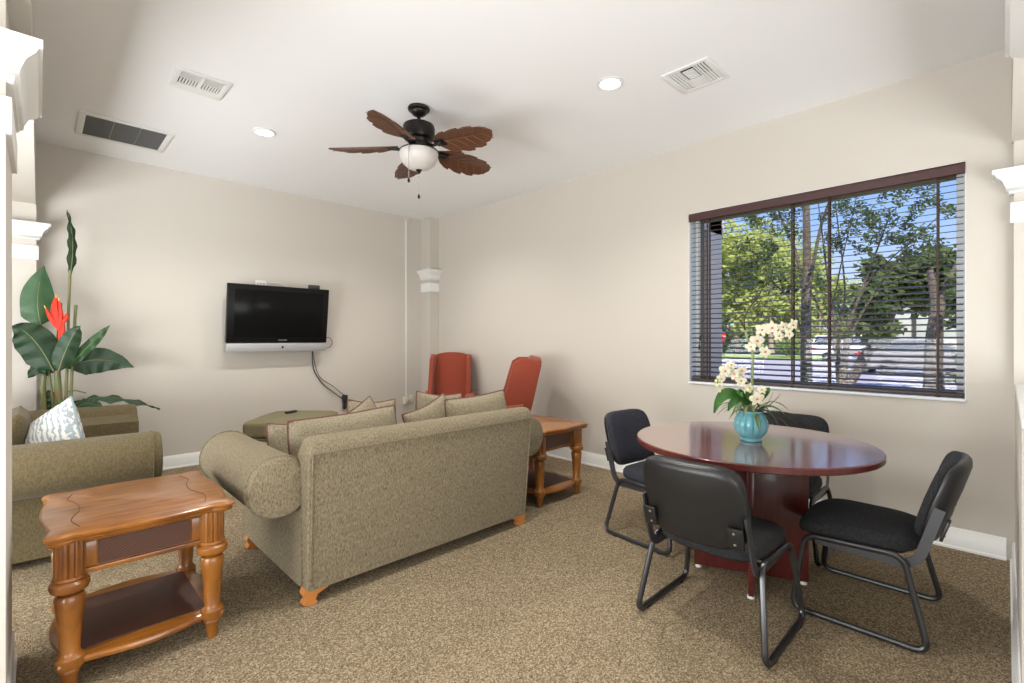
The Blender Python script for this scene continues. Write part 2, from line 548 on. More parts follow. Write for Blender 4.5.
mb.tube([(WX+.010, 1.875, WZ1-.06), (WX+.010, 1.872, 1.27)], .0018, 5)
mb.lathe([(.002, 1.27), (.008, 1.25), (.009, 1.22), (.003, 1.215)], (WX+.010, 1.872, 0), 8)
mb.build('pull_cord', M_tape, bl, True)

# ================================================================= CEILING FIXTURES
def downlight(x, y, label, power=95):
    t = thing('recessed_light', label, 'ceiling light', (x, y, H), 0, None)
    MB().lathe([(.062, -.001), (.088, -.001), (.09, -.006), (.07, -.010), (.062, -.004)], n=32).build('trim_ring', M_white, t)
    MB().lathe([(.001, -.002), (.062, -.002), (.062, -.004), (.001, -.0045)], n=32).build('lens', M_lens, t)
    s = lamp('downlight_beam', 'SPOT', (0, 0, -.03), (0, 0, 0), power, (1, .965, .91), spot_size=2.5, spot_blend=.8, shadow_soft_size=.06)
    s.parent = t
    return t
downlight(1.34, 1.864, 'round recessed ceiling light above the left opening, nearest the camera')
downlight(1.34, 4.31, 'glowing round recessed ceiling light between the fan and the grey return grille')
downlight(2.745, 1.864, 'glowing round recessed ceiling light above the round table side of the room')
for hx, hy in ((2.745, 4.31), ):
    downlight(hx, hy, 'glowing round recessed ceiling light hidden behind the fan near the corner')

def vent_frame(t, w, d, b):
    mb = MB()
    for (x0, x1, y0, y1) in ((-w/2, w/2, -d/2, -d/2+b), (-w/2, w/2, d/2-b, d/2), (-w/2, -w/2+b, -d/2+b, d/2-b), (w/2-b, w/2, -d/2+b, d/2-b)):
        mb.box(x0, x1, y0, y1, -.012, -.001, .003)
    return mb.build('frame', M_grille, t)
v1 = thing('ceiling_vent', 'square white ceiling air vent nearest the dark return grille', 'vent', (.775, 3.795, H), PI)
vent_frame(v1, .31, .31, .035)
MB().box(-.12, .12, -.12, .12, -.003, -.001).build('backing', M_dark, v1)
for k in range(7):
    y = .05+k*.012
    MB().box(-.118, .118, y-.002, y+.002, -.011, -.004).build('slat', M_grille, v1)
for k in range(14):
    x = -.108+k*.0166
    MB().box(x-.0045, x+.0045, -.055, .035, -.011, -.004).build('slat', M_grille, v1)
MB().box(-.008, .008, -.12, .12, -.013, -.004).box(-.12, .12, -.12, -.06, -.011, -.004).box(-.12, .12, .033, .04, -.012, -.004).build('divider', M_grille, v1)
v2 = thing('ceiling_vent', 'square white ceiling air vent above the window side', 'vent', (3.062, 1.422, H))
vent_frame(v2, .325, .31, .03)
MB().box(-.13, .13, -.125, .125, -.003, -.001).build('backing', M_dark, v2)
for k in range(5):
    x = -.095+k*.024
    MB().box(x-.008, x+.004, -.035, .035, -.011, -.004, M=Matrix.Translation((-.0, 0, 0))).build('slat', M_grille, v2)
MB().box(.02, .13, -.05, .05, -.011, -.004).box(-.13, .13, .045, .052, -.012, -.003).box(-.13, .13, -.052, -.045, -.012, -.003).build('divider', M_grille, v2)
for sy in (-1, 1):
    for k in range(4):
        y = sy*(.062+k*.019)
        MB().box(-.125, -.004, y-.006 if sy > 0 else y-.007, y+.007 if sy > 0 else y+.003, -.011, -.004).build('slat', M_grille, v2)
        MB().box(.004, .125, y-.008, y+.006, -.011, -.004).build('slat', M_grille, v2)
v3 = thing('return_grille', 'dark grey rectangular return air grille with white frame on the ceiling', 'vent', (.513, 5.145, H))
vent_frame(v3, .60, .56, .045)
MB().box(-.257, .257, -.237, .237, -.004, -.001).build('filter', M_gfilter, v3)
for x in (-.085, .085):
    MB().box(x-.003, x+.003, -.237, .237, -.010, -.003).build('divider', mat('grey_grille_bar', (.2, .2, .19), .6), v3)
mb = MB()
for k in range(38):
    y = -.231+k*.0125
    mb.box(-.257, .257, y-.002, y+.002, -.009, -.004)
mb.build('louvres', mat('grey_louvre', (.13, .13, .125), .6), v3)

# ================================================================= CEILING FAN
FC = (2.02, 3.055)
fan = thing('ceiling_fan', 'bronze ceiling fan with five carved brown leaf blades and a white bowl light', 'ceiling fan', (FC[0], FC[1], H))
MB().lathe([(.001, 0), (.078, 0), (.082, -.010), (.078, -.022), (.062, -.028), (.058, -.042), (.04, -.058), (.022, -.066), (.001, -.068)]).build('canopy', M_bronze, fan)
MB().lathe([(.001, -.06), (.013, -.06), (.013, -.105), (.02, -.108), (.026, -.116), (.001, -.12)]).build('downrod', M_bronze, fan)
MB().lathe([(.001, -.108), (.04, -.112), (.085, -.120), (.112, -.135), (.118, -.155), (.118, -.215), (.108, -.235), (.085, -.245), (.075, -.265), (.085, -.285), (.085, -.305), (.001, -.31)], n=36).build('motor_housing', M_bronze, fan)
lk = MB().lathe([(.001, -.30), (.075, -.302), (.09, -.312), (.132, -.318), (.142, -.322), (.142, -.330), (.001, -.332)], n=36).build('light_fitter', M_bronze, fan)
MB().lathe([(.138, -.329), (.144, -.345), (.140, -.375), (.120, -.415), (.08, -.448), (.035, -.462), (.001, -.464)], n=36).build('light_bowl', M_bowl, lk)
MB().lathe([(.001, -.456), (.024, -.460), (.022, -.468), (.009, -.476), (.009, -.486), (.001, -.490)], n=16).build('finial', M_bronze, lk)
def blade_pts():
    top, bot = [], []
    L0, L1 = .15, .655
    key = [(0, .018), (.05, .035), (.12, .075), (.22, .102), (.30, .110), (.305, .094), (.42, .112), (.54, .114), (.545, .096), (.66, .104), (.76, .096), (.765, .078), (.86, .070), (.94, .045), (1, .004)]
    for t, w in key: top.append((L0+(L1-L0)*t, w*1.08))
    for t, w in key: bot.append((L0+(L1-L0)*t, -w*1.08))
    return top, bot
def make_blade(parent, ang):
    P = math.radians(-15)
    M = Matrix.Rotation(ang, 4, 'Z') @ Matrix.Translation((0, 0, -.285)) @ Matrix.Rotation(math.radians(3.0), 4, 'Y') @ Matrix.Rotation(P, 4, 'X')
    top, bot = blade_pts()
    mb = MB()
    def zc(y): return -.10*abs(y)-.9*y*y
    for side in (top, bot):
        rows = []
        for (x, w) in side:
            rows.append([(x+abs(k/4*w)*.18, k/4*w) for k in range(5)])
        for zz in (.004, -.004):
            mb.loft([[M @ Vector((p[0], p[1], zc(p[1])+zz)) for p in r] for r in rows], closed=False)
        mb.loft([[M @ Vector((r[-1][0], r[-1][1], zc(r[-1][1])+z_)) for z_ in (.004, -.004)] for r in rows], closed=False)
    b = mb.build('blade', M_blade, parent, ang=.8)
    v = MB()
    v.tube([M @ Vector((.16, 0, -.006)), M @ Vector((.45, 0, -.007)), M @ Vector((.65, 0, -.005))], [.005, .004, .002], 6)
    for i in range(5):
        x = .27+i*.075
        for sg in (-1, 1):
            w = .092 if i < 4 else .06
            pts = [M @ Vector((x+t*.07, sg*w*t, zc(w*t)-.005)) for t in (0, .35, .7, 1)]
            v.tube(pts, [.003, .0026, .0022, .0015], 5)
    v.build('leaf_vein', mat('carved_vein_wood', (.13, .055, .026), .5), b)
    a = MB()
    a.tube([M @ Vector((.08, 0, .0)), M @ Vector((.15, .0, -.02)), M @ Vector((.22, 0, -.012))], [.014, .011, .012], 8)
    a.box(.17, .25, -.035, .035, -.014, -.006, .003, M=M)
    for sg in (-1, 1): a.lathe([(.001, -.02), (.006, -.018), (.006, -.014), (.001, -.013)], (0, 0, 0), 8, M=M @ Matrix.Translation((.225, sg*.02, 0)))
    a.build('blade_arm', M_bronze, b)
for k in range(5):
    ca = math.radians(184+72*k)
    wx = math.cos(ca)*RX+math.sin(ca)*FX; wy = math.cos(ca)*RY+math.sin(ca)*FY
    make_blade(fan, math.atan2(wy, wx))
for (px, z0, z1) in ((-.045, -.32, -.565), (.0, -.47, -.64)):
    c = MB().tube([(px*RX-(.14*FX if px else 0), px*RY-(.14*FY if px else 0), z0), (px*RX-(.14*FX if px else 0), px*RY-(.14*FY if px else 0), z1)], .0028, 5)
    c = c.build('pull_chain', M_chrome, fan)
    MB().lathe([(.002, z1), (.008, z1-.012), (.010, z1-.025), (.005, z1-.036), (.001, z1-.037)], (px*RX-(.14*FX if px else 0), px*RY-(.14*FY if px else 0), 0), 10).build('pull_knob', M_bronze, c)

# ================================================================= TELEVISION
tvc = ((1.408+2.488)/2, 5.70, 1.54)
tv = thing('television', 'black flat screen television with silver speaker bar tilted down on the back wall', 'television', (tvc[0], 5.76, 1.172))
tilt = math.radians(7.5)
TM = Matrix.Translation((0, .03, 0)) @ Matrix.Rotation(tilt, 4, 'X')
hw = .538
MB().box(-hw, hw, -.03, .03, .10, .735, .008, M=TM).build('bezel', M_black, tv)
MB().box(-.47, .47, -.033, -.029, .165, .68, .001, M=TM).build('screen', M_screen, tv)
MB().box(-hw, hw, -.036, .03, 0, .098, .01, M=TM).build('speaker_bar', M_silver, tv)
MB().lathe([(.001, 0), (.011, 0), (.013, .004), (.001, .005)], n=16, M=TM @ Matrix.Translation((.03, -.036, .052)) @ Matrix.Rotation(PI/2, 4, 'X')).build('power_button', mat('navy_button', (.01, .01, .05), .2), tv)
MB().box(-.42, .42, .03, .075, .12, .62, .02, M=TM).build('rear_housing', M_blackm, tv)
MB().box(-.2, .2, .115, .123, .2, .5).box(-.14, -.11, .02, .12, .22, .48).box(.11, .14, .02, .12, .22, .48).build('wall_bracket', M_blackm, tv)
# the maker's word under the screen
def text_mesh(name, body, size, m, parent, M, ext=.0008):
    cu = bpy.data.curves.new(name, 'FONT'); cu.body = body; cu.size = size; cu.extrude = ext
    cu.align_x = 'CENTER'; cu.align_y = 'CENTER'
    o = bpy.data.objects.new('tmp_text', cu); COL.objects.link(o)
    dg = bpy.context.evaluated_depsgraph_get()
    me = bpy.data.meshes.new_from_object(o.evaluated_get(dg))
    bpy.data.objects.remove(o); me.transform(M); me.materials.clear(); me.materials.append(m)
    r = bpy.data.objects.new(name, me); COL.objects.link(r); r.parent = parent
    return r
text_mesh('maker_lettering', 'SAMSUNG', .021, M_silver, tv, TM @ Matrix.Translation((.03, -.0308, .132)) @ Matrix.Rotation(PI/2, 4, 'X'))
wp = thing('wall_plate', 'small white wall plate with sockets just above the television', 'wall plate', (1.80, WY, 1.93))
MB().box(-.058, .058, -.008, 0, -.04, .045, .002).build('plate', M_white, wp)
for x in (-.03, .0, .03):
    MB().box(x-.006, x+.006, -.010, -.007, .0, .012).build('socket', mat('grey_socket', (.25, .25, .25), .5), wp)
tag(MB().tube(catmull([(1.85, WY-.012, 1.945), (1.95, WY-.03, 1.96), (2.05, WY-.06, 1.93), (2.1, WY-.1, 1.86)]), .004, 6).build('signal_cable', M_white), 'thin white cable running from the wall plate behind the television', 'cable')
sb = at_y(314, 288, 5.70)
tag(MB().box(sb.x-.055, sb.x+.065, 5.685, 5.735, 1.895, 1.945, .006).build('sensor_box', M_blackm), 'small black box resting on the top right edge of the television', 'electronic box')
# cables from the television to the outlet
ox, oz = 2.783, .47
o1 = thing('wall_outlet', 'white wall outlet with black adapter plugged in below the television', 'outlet', (ox, WY, .52))
MB().box(-.03, .045, -.007, 0, -.06, .06, .003).build('cover_plate', M_ivory, o1)
ad = thing('power_adapter', 'black plug adapter stuck in the outlet below the television', 'adapter', (ox, WY-.007, .50))
MB().box(-.032, .026, -.055, 0, -.005, .10, .006).build('plug_body', M_blackm, ad)
MB().box(-.026, .016, -.05, 0, -.075, -.005, .005).build('transformer', M_blackm, ad)
tag(MB().tube(catmull([(2.36, 5.85, 1.2), (2.37, WY-.03, 1.08), (2.40, WY-.02, .92), (2.50, WY-.02, .76), (2.62, WY-.02, .66), (2.765, WY-.05, .535)]), .006, 6).build('power_cable', M_cable), 'thick black cable dangling from the television down to the outlet', 'cable')
tag(MB().tube(catmull([(2.36, 5.86, 1.19), (2.40, WY-.04, 1.0), (2.47, WY-.02, .84), (2.62, WY-.02, .73), (2.70, WY-.02, .66), (2.775, WY-.05, .595)]), .004, 6).build('antenna_cable', M_cable), 'thinner black cable looping above the thick one to the adapter', 'cable')
tag(MB().tube(catmull([(2.44, 5.80, 1.30), (2.53, 5.79, 1.33), (2.58, 5.80, 1.27), (2.54, 5.80, 1.21), (2.45, 5.81, 1.20)]), .004, 6).build('looped_cable', M_cable), 'short black cable loop sticking out at the right side of the television', 'cable')
# surface raceway with box
rw = thing('cable_raceway', 'thin white vertical cable raceway on the back wall near the corner', 'raceway', (3.694, WY, .45))
MB().box(-.011, .011, -.012, 0, .03, H-.46, .002).build('channel', M_white, rw)
MB().box(-.03, .05, -.02, 0, H-.50, H-.452, .004).build('elbow', M_ivory, rw)
MB().box(-.045, .02, -.04, 0, -.055, .045, .004).build('junction_box', M_ivory, rw)
MB().box(.04, .115, -.012, 0, -.04, .07, .003).build('blank_plate', M_ivory, rw)

# ================================================================= SOFT FURNITURE HELPERS
def pillow_mesh(w, h, t, n=16, pinch=.06, sag=0):
    """a stuffed square, standing in local x-z, thickness along y; returns (mb, rim points)"""
    mb = MB(); grids = []
    def outline(u, v):
        x = u*w/2*(1-pinch*(1-v*v)*1.0); z = v*h/2*(1-pinch*(1-u*u))
        c_ = 1-.06*(u*u*v*v)**1.5
        return x*c_, z*c_ - sag*(1-u*u)*(v+1)*.5*h
    for sg in (1, -1):
        g = []
        for i in range(n+1):
            row = []
            for j in range(n+1):
                u = -1+2*i/n; v = -1+2*j/n
                x, z = outline(u, v)
                k = max(0, (1-u**2)*(1-v**2))**.42
                row.append((x, sg*(t/2*k+.003), z))
            g.append(row)
        mb.loft(g, closed=False)
    rim = []
    for i in range(n): rim.append((-1+2*i/n, -1))
    for i in range(n): rim.append((1, -1+2*i/n))
    for i in range(n): rim.append((1-2*i/n, 1))
    for i in range(n): rim.append((-1, 1-2*i/n))
    pts = [(outline(u, v)[0], 0, outline(u, v)[1]) for u, v in rim]
    mb.loft([[(p[0], .003, p[2]) for p in pts+[pts[0]]], [(p[0], -.003, p[2]) for p in pts+[pts[0]]]], closed=False)
    return mb, pts
def cushion(name, label, cat, loc, rot, w, h, t, m, pipe=None, pinch=.06, sag=0, group=None):
    o = thing(name, label, cat, loc, 0, group)
    o.rotation_euler = rot
    mb, pts = pillow_mesh(w, h, t, pinch=pinch, sag=sag)
    b = mb.build('cushion_cover', m, o, ang=3)
    if pipe:
        MB().tube(pts, .006, 6, closed=True).build('piping', pipe, b)
    return o
def arc(cx, cy, r, a0, a1, n):
    return [(cx+r*math.cos(math.radians(a0+(a1-a0)*i/n)), cy+r*math.sin(math.radians(a0+(a1-a0)*i/n))) for i in range(n+1)]
def softbox(x0, x1, y0, y1, z0, z1, r=.05, puff=.02, n=12):
    """rounded seat cushion with a puffed top"""
    t = bmesh.new(); bmesh.ops.create_cube(t, size=1)
    bmesh.ops.subdivide_edges(t, edges=t.edges[:], cuts=n-1, use_grid_fill=True)
    sx, sy, sz = x1-x0, y1-y0, z1-z0
    for v in t.verts:
        p = Vector((v.co.x*sx, v.co.y*sy, v.co.z*sz))
        q = Vector((max(-sx/2+r, min(sx/2-r, p.x)), max(-sy/2+r, min(sy/2-r, p.y)), max(-sz/2+r, min(sz/2-r, p.z))))
        d = p-q
        if d.length > 1e-9: p = q+d.normalized()*r if d.length > r*.999 or sum(abs(c) > 1e-9 for c in d) > 1 else p
        k = (1-(2*v.co.x)**2)*(1-(2*v.co.y)**2)
        p.z += puff*max(0, k)**.6*(1 if v.co.z > 0 else 0)*(v.co.z*2)
        v.co = p+Vector(((x0+x1)/2, (y0+y1)/2, (z0+z1)/2))
    return t

def make_sofa(loc, rz, label, m, mc, width, depth, arm_top=.745, back_top=.83, arm_r=.148, foot=True, base_z=.075, name='sofa'):
    """local: back at y=0, seat opens towards +y, x centred; width = body width between outer arm bodies"""
    s = thing(name, label, 'sofa', loc, rz)
    hw = width/2
    # back: upright slab with rolled top, slightly wider towards the top
    prof = [(.0, base_z), (.0, back_top-.075), (-.006, back_top-.068)]+arc(.065, back_top-.068, .072, 185, 20, 9)+[(.19, back_top-.16), (.24, .45), (.24, base_z)]
    mb = MB(); n = 10
    rings = []
    stations = [(-1, .90), (-.992, .96), (-.975, .99), (-.94, 1), (.94, 1), (.975, .99), (.992, .96), (1, .90)]
    cy, cz = .12, .45
    for a, k in stations:
        ring = []
        for (y, z) in prof:
            y = y-.06*(z-base_z)/(back_top-base_z)*(1 if y < .2 else 0)
            fl = 1+.022*max(0, (z-.1)/.7)
            zz = cz+(z-cz)*(k if z > cz else 1)
            ring.append((a*(hw-.01)*fl, cy+(y-cy)*k, zz-.018*max(0, (z-.5)/.3)*(abs(a) > .98)))
        rings.append(ring)
    mb.loft(rings)
    bk = mb.build('backrest', m, s)
    sm = MB()
    sm.tube([(-hw*1.0+.012, -.056, back_top-.073), (hw*1.0-.012, -.056, back_top-.073)], .005, 6)
    for sg in (-1, 1):
        sm.tube([(sg*(hw-.022), -.002, base_z+.02), (sg*(hw-.014), -.056, back_top-.073)], .005, 6)
    sm.build('back_welt', m, bk)
    # arms
    for sg in (-1, 1):
        cx = sg*(hw+.098); cz = arm_top-arm_r
        a = [(sg*(hw-.19), base_z)]
        a += [(sg*(hw-.19), cz+arm_r*.2)]
        ar = arc(0, 0, arm_r, 150, -140, 18)
        a += [(cx+sg*q[0], cz+q[1]) for q in ar]
        a += [(sg*(hw-.005), cz-arm_r*.98), (sg*(hw-.004), base_z)]
        mb = MB().prism(a, 'y', .05, depth-.02, ends=.06)
        am = mb.build('armrest', m, s)
        pts = [(cx+sg*q[0]*.93, .085, cz+q[1]*.97) for q in arc(0, 0, arm_r+.006, 165, -150, 18)]
        pts2 = [(cx+sg*q[0]*1.0, .085, cz+q[1]*1.0) for q in arc(0, 0, arm_r+.001, 165, -150, 18)]
        MB().tube(pts2, .0045, 6).build('arm_welt', m, am)
        MB().tube([(p[0], depth-.065, p[2]) for p in pts2], .0045, 6).build('arm_welt', m, am)
        # scroll rosette on the rear end of the arm
        MB().lathe([(.001, .012), (arm_r*.55, .010), (arm_r*.82, .004), (arm_r*.88, -.01)], n=24, M=Matrix.Translation((cx, .05, cz)) @ Matrix.Rotation(PI/2, 4, 'X')).build('arm_end', m, am)
    # base with front rail
    MB().box(-hw+.02, hw-.02, .05, depth-.01, base_z, .32, .03, 3).build('base', m, s)
    ns = 2
    iw = (2*hw-.36)/ns
    for i in range(ns):
        x0 = -hw+.18+iw*i
        MB().add(softbox(x0+.004, x0+iw-.004, .22, depth+.02, .31, .47, .05, .03)).build('seat_cushion', mc, s, ang=2)
    if foot:
        for sx in (-1, 1):
            for fy in (.035, depth-.09):
                mb = MB()
                # little cabriole foot
                pr = [(0, 0), (.045, 0), (.052, .012), (.04, .02), (.05, .045), (.10, .062), (.115, .08), (-.01, .085), (-.02, .06), (-.005, .03), (-.02, .012)]
                mb.prism([((p[0]-.02)*(-sx)+sx*(hw-.035), p[1]) for p in pr], 'y', fy-.02, fy+.03)
                mb.build('foot', M_leg, s)
    return s

# taupe loveseat seen from behind
S1 = (1.698, 2.378)
sofa = make_sofa((S1[0], S1[1], 0), 0, 'large taupe chenille rolled arm sofa seen from behind in the room centre', M_sofa, M_sofac, 1.545, 1.02)
# olive loveseat at the left facing right
sofa2 = make_sofa((-.42, 4.66, 0), -PI/2-math.radians(2.5), 'olive fabric sofa with rolled arms beside the left column', M_olive, M_olive, 1.52, 1.03, arm_top=.73, back_top=.86, arm_r=.15, foot=False, base_z=.05)
for sx in (-1, 1):
    for fy in (.06, .94):
        MB().lathe([(.02, 0), (.028, .01), (.032, .052)], (sx*.68, fy, 0), 12).build('foot', M_blackm, sofa2)

# cushions on the taupe sofa (leaning on its back)
def sofa_cushion(px, ytop, y, w, h, t, tilt, label, roll=0, yaw=0, pipe=M_pipe, sag=.06, m=M_sofac):
    top = at_y(px, ytop, y)
    c = Vector((top.x, y, top.z))-Vector((math.sin(roll)*h/2, 0, math.cos(tilt)*h/2))
    cushion('sofa_cushion', label, 'cushion', c, (tilt, roll, yaw), w, h, t, m, pipe, pinch=.05, sag=sag, group='loose cushions on the taupe sofa')
sofa_cushion(347, 411, 2.74, .70, .52, .20, -.12, 'long left back cushion with maroon piping on the taupe sofa', roll=-.04, sag=.02)
sofa_cushion(478, 393, 2.74, .60, .52, .20, -.12, 'right back cushion with dark piping beside the taupe sofa arm', roll=-.05, sag=.03)
sofa_cushion(300, 420, 2.98, .36, .42, .16, -.30, 'small throw cushion at the left end of the taupe sofa', roll=.04, yaw=.1)
sofa_cushion(374, 398, 3.12, .36, .46, .15, -.2, 'middle throw cushion poking up behind the long left cushion', roll=.06, yaw=-.15)
sofa_cushion(350, 405, 2.98, .36, .42, .15, -.2, 'steeply tipped throw cushion just left of the middle throw cushion', roll=-.42, yaw=.05)
sofa_cushion(426, 401, 2.90, .42, .44, .15, -.2, 'throw cushion with raised right corner between the two back cushions', roll=-.30, yaw=.1)
sofa_cushion(442, 391, 3.10, .40, .48, .15, -.25, 'throw cushion farthest back, showing over the middle of the taupe sofa', roll=.10, yaw=-.25)

cushion('throw_pillow', 'white throw pillow with blue grey pattern on the olive sofa', 'pillow', (.06, 4.18, .66), (math.radians(-14), math.radians(-32), math.radians(-50)), .46, .44, .17, M_pat, mat('grey_blue_trim', (.2, .25, .27), .8), pinch=.10)
cushion('sofa_cushion', 'plain olive cushion against the back of the olive sofa', 'cushion', (-.13, 4.46, .66), (math.radians(-12), 0, math.radians(-90)), .62, .42, .18, M_olive, None)

# ================================================================= OTTOMAN AND REMOTE
ot = thing('storage_ottoman', 'square olive brown ottoman turned diagonally below the television', 'ottoman', (1.88, 5.13, 0), math.radians(-41))
MB().add(softbox(-.36, .36, -.36, .36, .35, .52, .045, .02)).build('top_cushion', M_otto, ot, ang=2)
MB().tube(fillet([(-.362, -.362, .35), (.362, -.362, .35), (.362, .362, .35), (-.362, .362, .35)], .05, closed=True), .006, 6, closed=True).build('welt', M_otto, ot)
MB().box(-.35, .35, -.35, .35, .09, .345, .02, 3).build('body', M_otto, ot)
for sx in (-1, 1):
    for sy in (-1, 1):
        MB().lathe([(.018, 0), (.022, .02), (.03, .09)], (sx*.3, sy*.3, 0), 12).build('foot', mat('dark_wood_foot', (.06, .02, .012), .4), ot)
rp = at_y(292, 411, 5.25)
rm = thing('remote_control', 'black remote control lying on the ottoman', 'remote control', (rp.x-.02, 5.22, .541), .5)
MB().box(-.07, .07, -.022, .022, 0, .02, .006).build('case', M_blackm, rm)
mb = MB()
for i in range(6):
    for j in range(3): mb.box(-.055+i*.018, -.045+i*.018, -.013+j*.01, -.007+j*.01, .0195, .0215)
mb.build('keypad', mat('grey_keys', (.12, .12, .12), .6), rm)

# ================================================================= END TABLES
def serp(w, d, o=0, n=9, amp=.018):
    """serpentine outline with stepped ear corners"""
    x, y = w/2, d/2
    pts = []
    def side(p, q, nx, ny):
        L = 24; out = []
        for i in range(L+1):
            t = i/L
            s = -amp*math.cos(t*2*PI*1.0)*(1 if .12 < t < .88 else 0)
            if t <= .12 or t >= .88:
                tt = t if t <= .12 else 1-t
                s = -amp*math.cos(.12*2*PI)*(tt/.12)**.6 + .012*math.sin(PI*tt/.12)
            out.append((p[0]+(q[0]-p[0])*t+nx*s, p[1]+(q[1]-p[1])*t+ny*s))
        return out[:-1]
    pts += side((-x, -y), (x, -y), 0, -1)
    pts += side((x, -y), (x, y), 1, 0)
    pts += side((x, y), (-x, y), 0, 1)
    pts += side((-x, y), (-x, -y), -1, 0)
    if o:
        pts = [(p[0]*(1+o/x), p[1]*(1+o/y)) for p in pts]
    return pts
def make_end_table(loc, label, group):
    t = thing('end_table', label, 'end table', loc, 0, group)
    mb = MB()
    mb.loft([[(p[0], p[1], z) for p in serp(.60, .68, o, amp=.014)] for o, z in ((-.03, .558), (-.012, .560), (-.004, .570), (-.010, .577), (0, .582), (.002, .592), (-.003, .598), (-.012, .602))])
    top = mb.build('tabletop', M_honey, t, ang=.5)
    g = MB()
    for sg in (-1, 1):
        g.tube(catmull([(sg*.205, -.27, .602), (sg*.225, -.16, .602), (sg*.195, -.04, .602), (sg*.20, .08, .602), (sg*.225, .17, .602), (sg*.205, .27, .602)], 5), .0022, 4)
    g.build('inlay_line', M_honeyd, top)
    # apron
    for (ax, q, ln) in (('x', -.262, .20), ('x', .262, .20), ('y', -.225, .235), ('y', .225, .235)):
        sg = -1 if q < 0 else 1
        mb = MB()
        def bx(m_, u0, u1, w0, w1, z0, z1, bev=.003):
            lo, hi = sorted((q+sg*w0, q+sg*w1))
            if ax == 'x': m_.box(u0, u1, lo, hi, z0, z1, bev)
            else: m_.box(lo, hi, u0, u1, z0, z1, bev)
        bx(mb, -ln, ln, -.015, .012, .538, .562); bx(mb, -ln, ln, -.015, .012, .418, .438)
        bx(mb, -ln, ln, -.015, .0, .436, .54, 0)
        bx(mb, -ln, -ln+.045, 0, .006, .44, .536, .002); bx(mb, ln-.045, ln, 0, .006, .44, .536, .002)
        ap = mb.build('apron', M_honey, t)
        wk = MB(); bx(wk, -ln+.05, ln-.05, 0, .005, .442, .534, 0); wk.build('wicker_panel', M_wick, ap)
    # legs
    for sx in (-1, 1):
        for sy in (-1, 1):
            c = (sx*.232, sy*.268, 0)
            lg = MB().lathe([(.001, .0), (.019, .0), (.021, .012), (.027, .06), (.034, .075), (.03, .082), (.042, .088), (.044, .10), (.044, .124), (.036, .132), (.030, .145), (.036, .24), (.042, .31), (.046, .345), (.040, .358), (.030, .362), (.040, .368), (.054, .376), (.060, .390), (.058, .404), (.046, .415), (.052, .420), (.048, .428), (.001, .429)], c, 28).build('leg', M_honey, t)
            MB().lathe([(.045, .426), (.046, .43), (.046, .552), (.045, .56)], c, 60, flute=lambda a, z: -.10*max(0, math.cos(a*15))**.5 if .432 < z < .553 or True else 0).build('fluted_block', M_honey, lg)
    # lower shelf
    mb = MB()
    mb.loft([[(p[0], p[1], z) for p in serp(.53, .60, o, amp=.02)] for o, z in ((-.01, .088), (0, .092), (.003, .104), (0, .114), (-.008, .118))])
    sh = mb.build('shelf', M_honey, t, ang=.5)
    MB().box(-.215, .215, -.235, .235, .117, .1215, .001).build('shelf_panel', M_shelf, sh)
    return t
et = make_end_table((.315, 2.72, 0), 'honey wood end table in the left foreground with turned legs and lower shelf', None)
copy_thing(et, (3.03, 2.82, 0), 0, 'honey wood end table at the right end of the taupe sofa')

# ================================================================= WING CHAIRS
def make_wing_chair(loc, rz, label):
    w = thing('wing_chair', label, 'armchair', loc, rz, 'rust wing chairs by the window wall')
    rec = math.radians(13)
    BM = Matrix.Translation((0, -.26, .38)) @ Matrix.Rotation(rec, 4, 'X')
    # back: arched top
    pr = [(-.215, 0), (.215, 0), (.222, .45), (.222, .70)]+[(.222*math.cos(a), .715+.055*math.sin(a)) for a in [PI*i/12 for i in range(1, 12)]]+[(-.222, .70), (-.222, .45)]
    MB().prism(pr, 'y', -.05, .06, ends=.025, M=BM).build('backrest', M_rust, w)
    # piping
    MB().tube([BM @ Vector((p[0]*.985, .055, p[1]*.99)) for p in pr[2:-1]], .005, 6).build('back_welt', M_rust, w)
    for sg in (-1, 1):
        wp_ = [(.0-.05, .0), (.30, .0), (.27, .22), (.245, .36), (.235, .55), (.225, .66), (.17, .715), (.08, .735), (0, .73), (-.05, .70)]
        rings = []
        for a, k in ((.208, .94), (.214, .985), (.222, 1), (.248, 1), (.256, .985), (.264, .94)):
            rings.append([BM @ Vector((sg*(a-.01*(p[1]-.3)), .1+(p[0]-.1)*k, .37+(p[1]-.37)*k)) for p in wp_])
        MB().loft(rings).build('wing', M_rust, w)
        # arm
        a_ = [(-.28, .12), (.34, .12), (.345, .55)]+[(.33, .60), (.29, .625), (-.10, .64), (-.28, .66)]
        MB().prism(a_, 'x', sg*.215, sg*.315, ends=.03).build('armrest', M_rust, w)
    MB().box(-.27, .27, -.28, .33, .14, .33, .03, 3).build('base', M_rust, w)
    MB().add(softbox(-.255, .255, -.22, .37, .32, .47, .045, .03)).build('seat_cushion', M_rust, w, ang=2)
    for sx in (-1, 1):
        for sy in (-.24, .29):
            MB().loft([[(sx*.26+a*r_+(0), sy+b*r_-(.05 if sy < 0 and z == 0 else 0), z) for a, b in ((-1, -1), (1, -1), (1, 1), (-1, 1))] for z, r_ in ((0, .016), (.15, .025))]).build('leg', mat('dark_walnut', (.07, .028, .014), .4), w)
    return w
wc = make_wing_chair((3.60, 4.80, 0), math.radians(136), 'rust red wing chair in the far corner facing the room')
copy_thing(wc, (3.43, 3.76, 0), math.radians(48), 'rust red wing chair seen from its side between sofa and window wall')

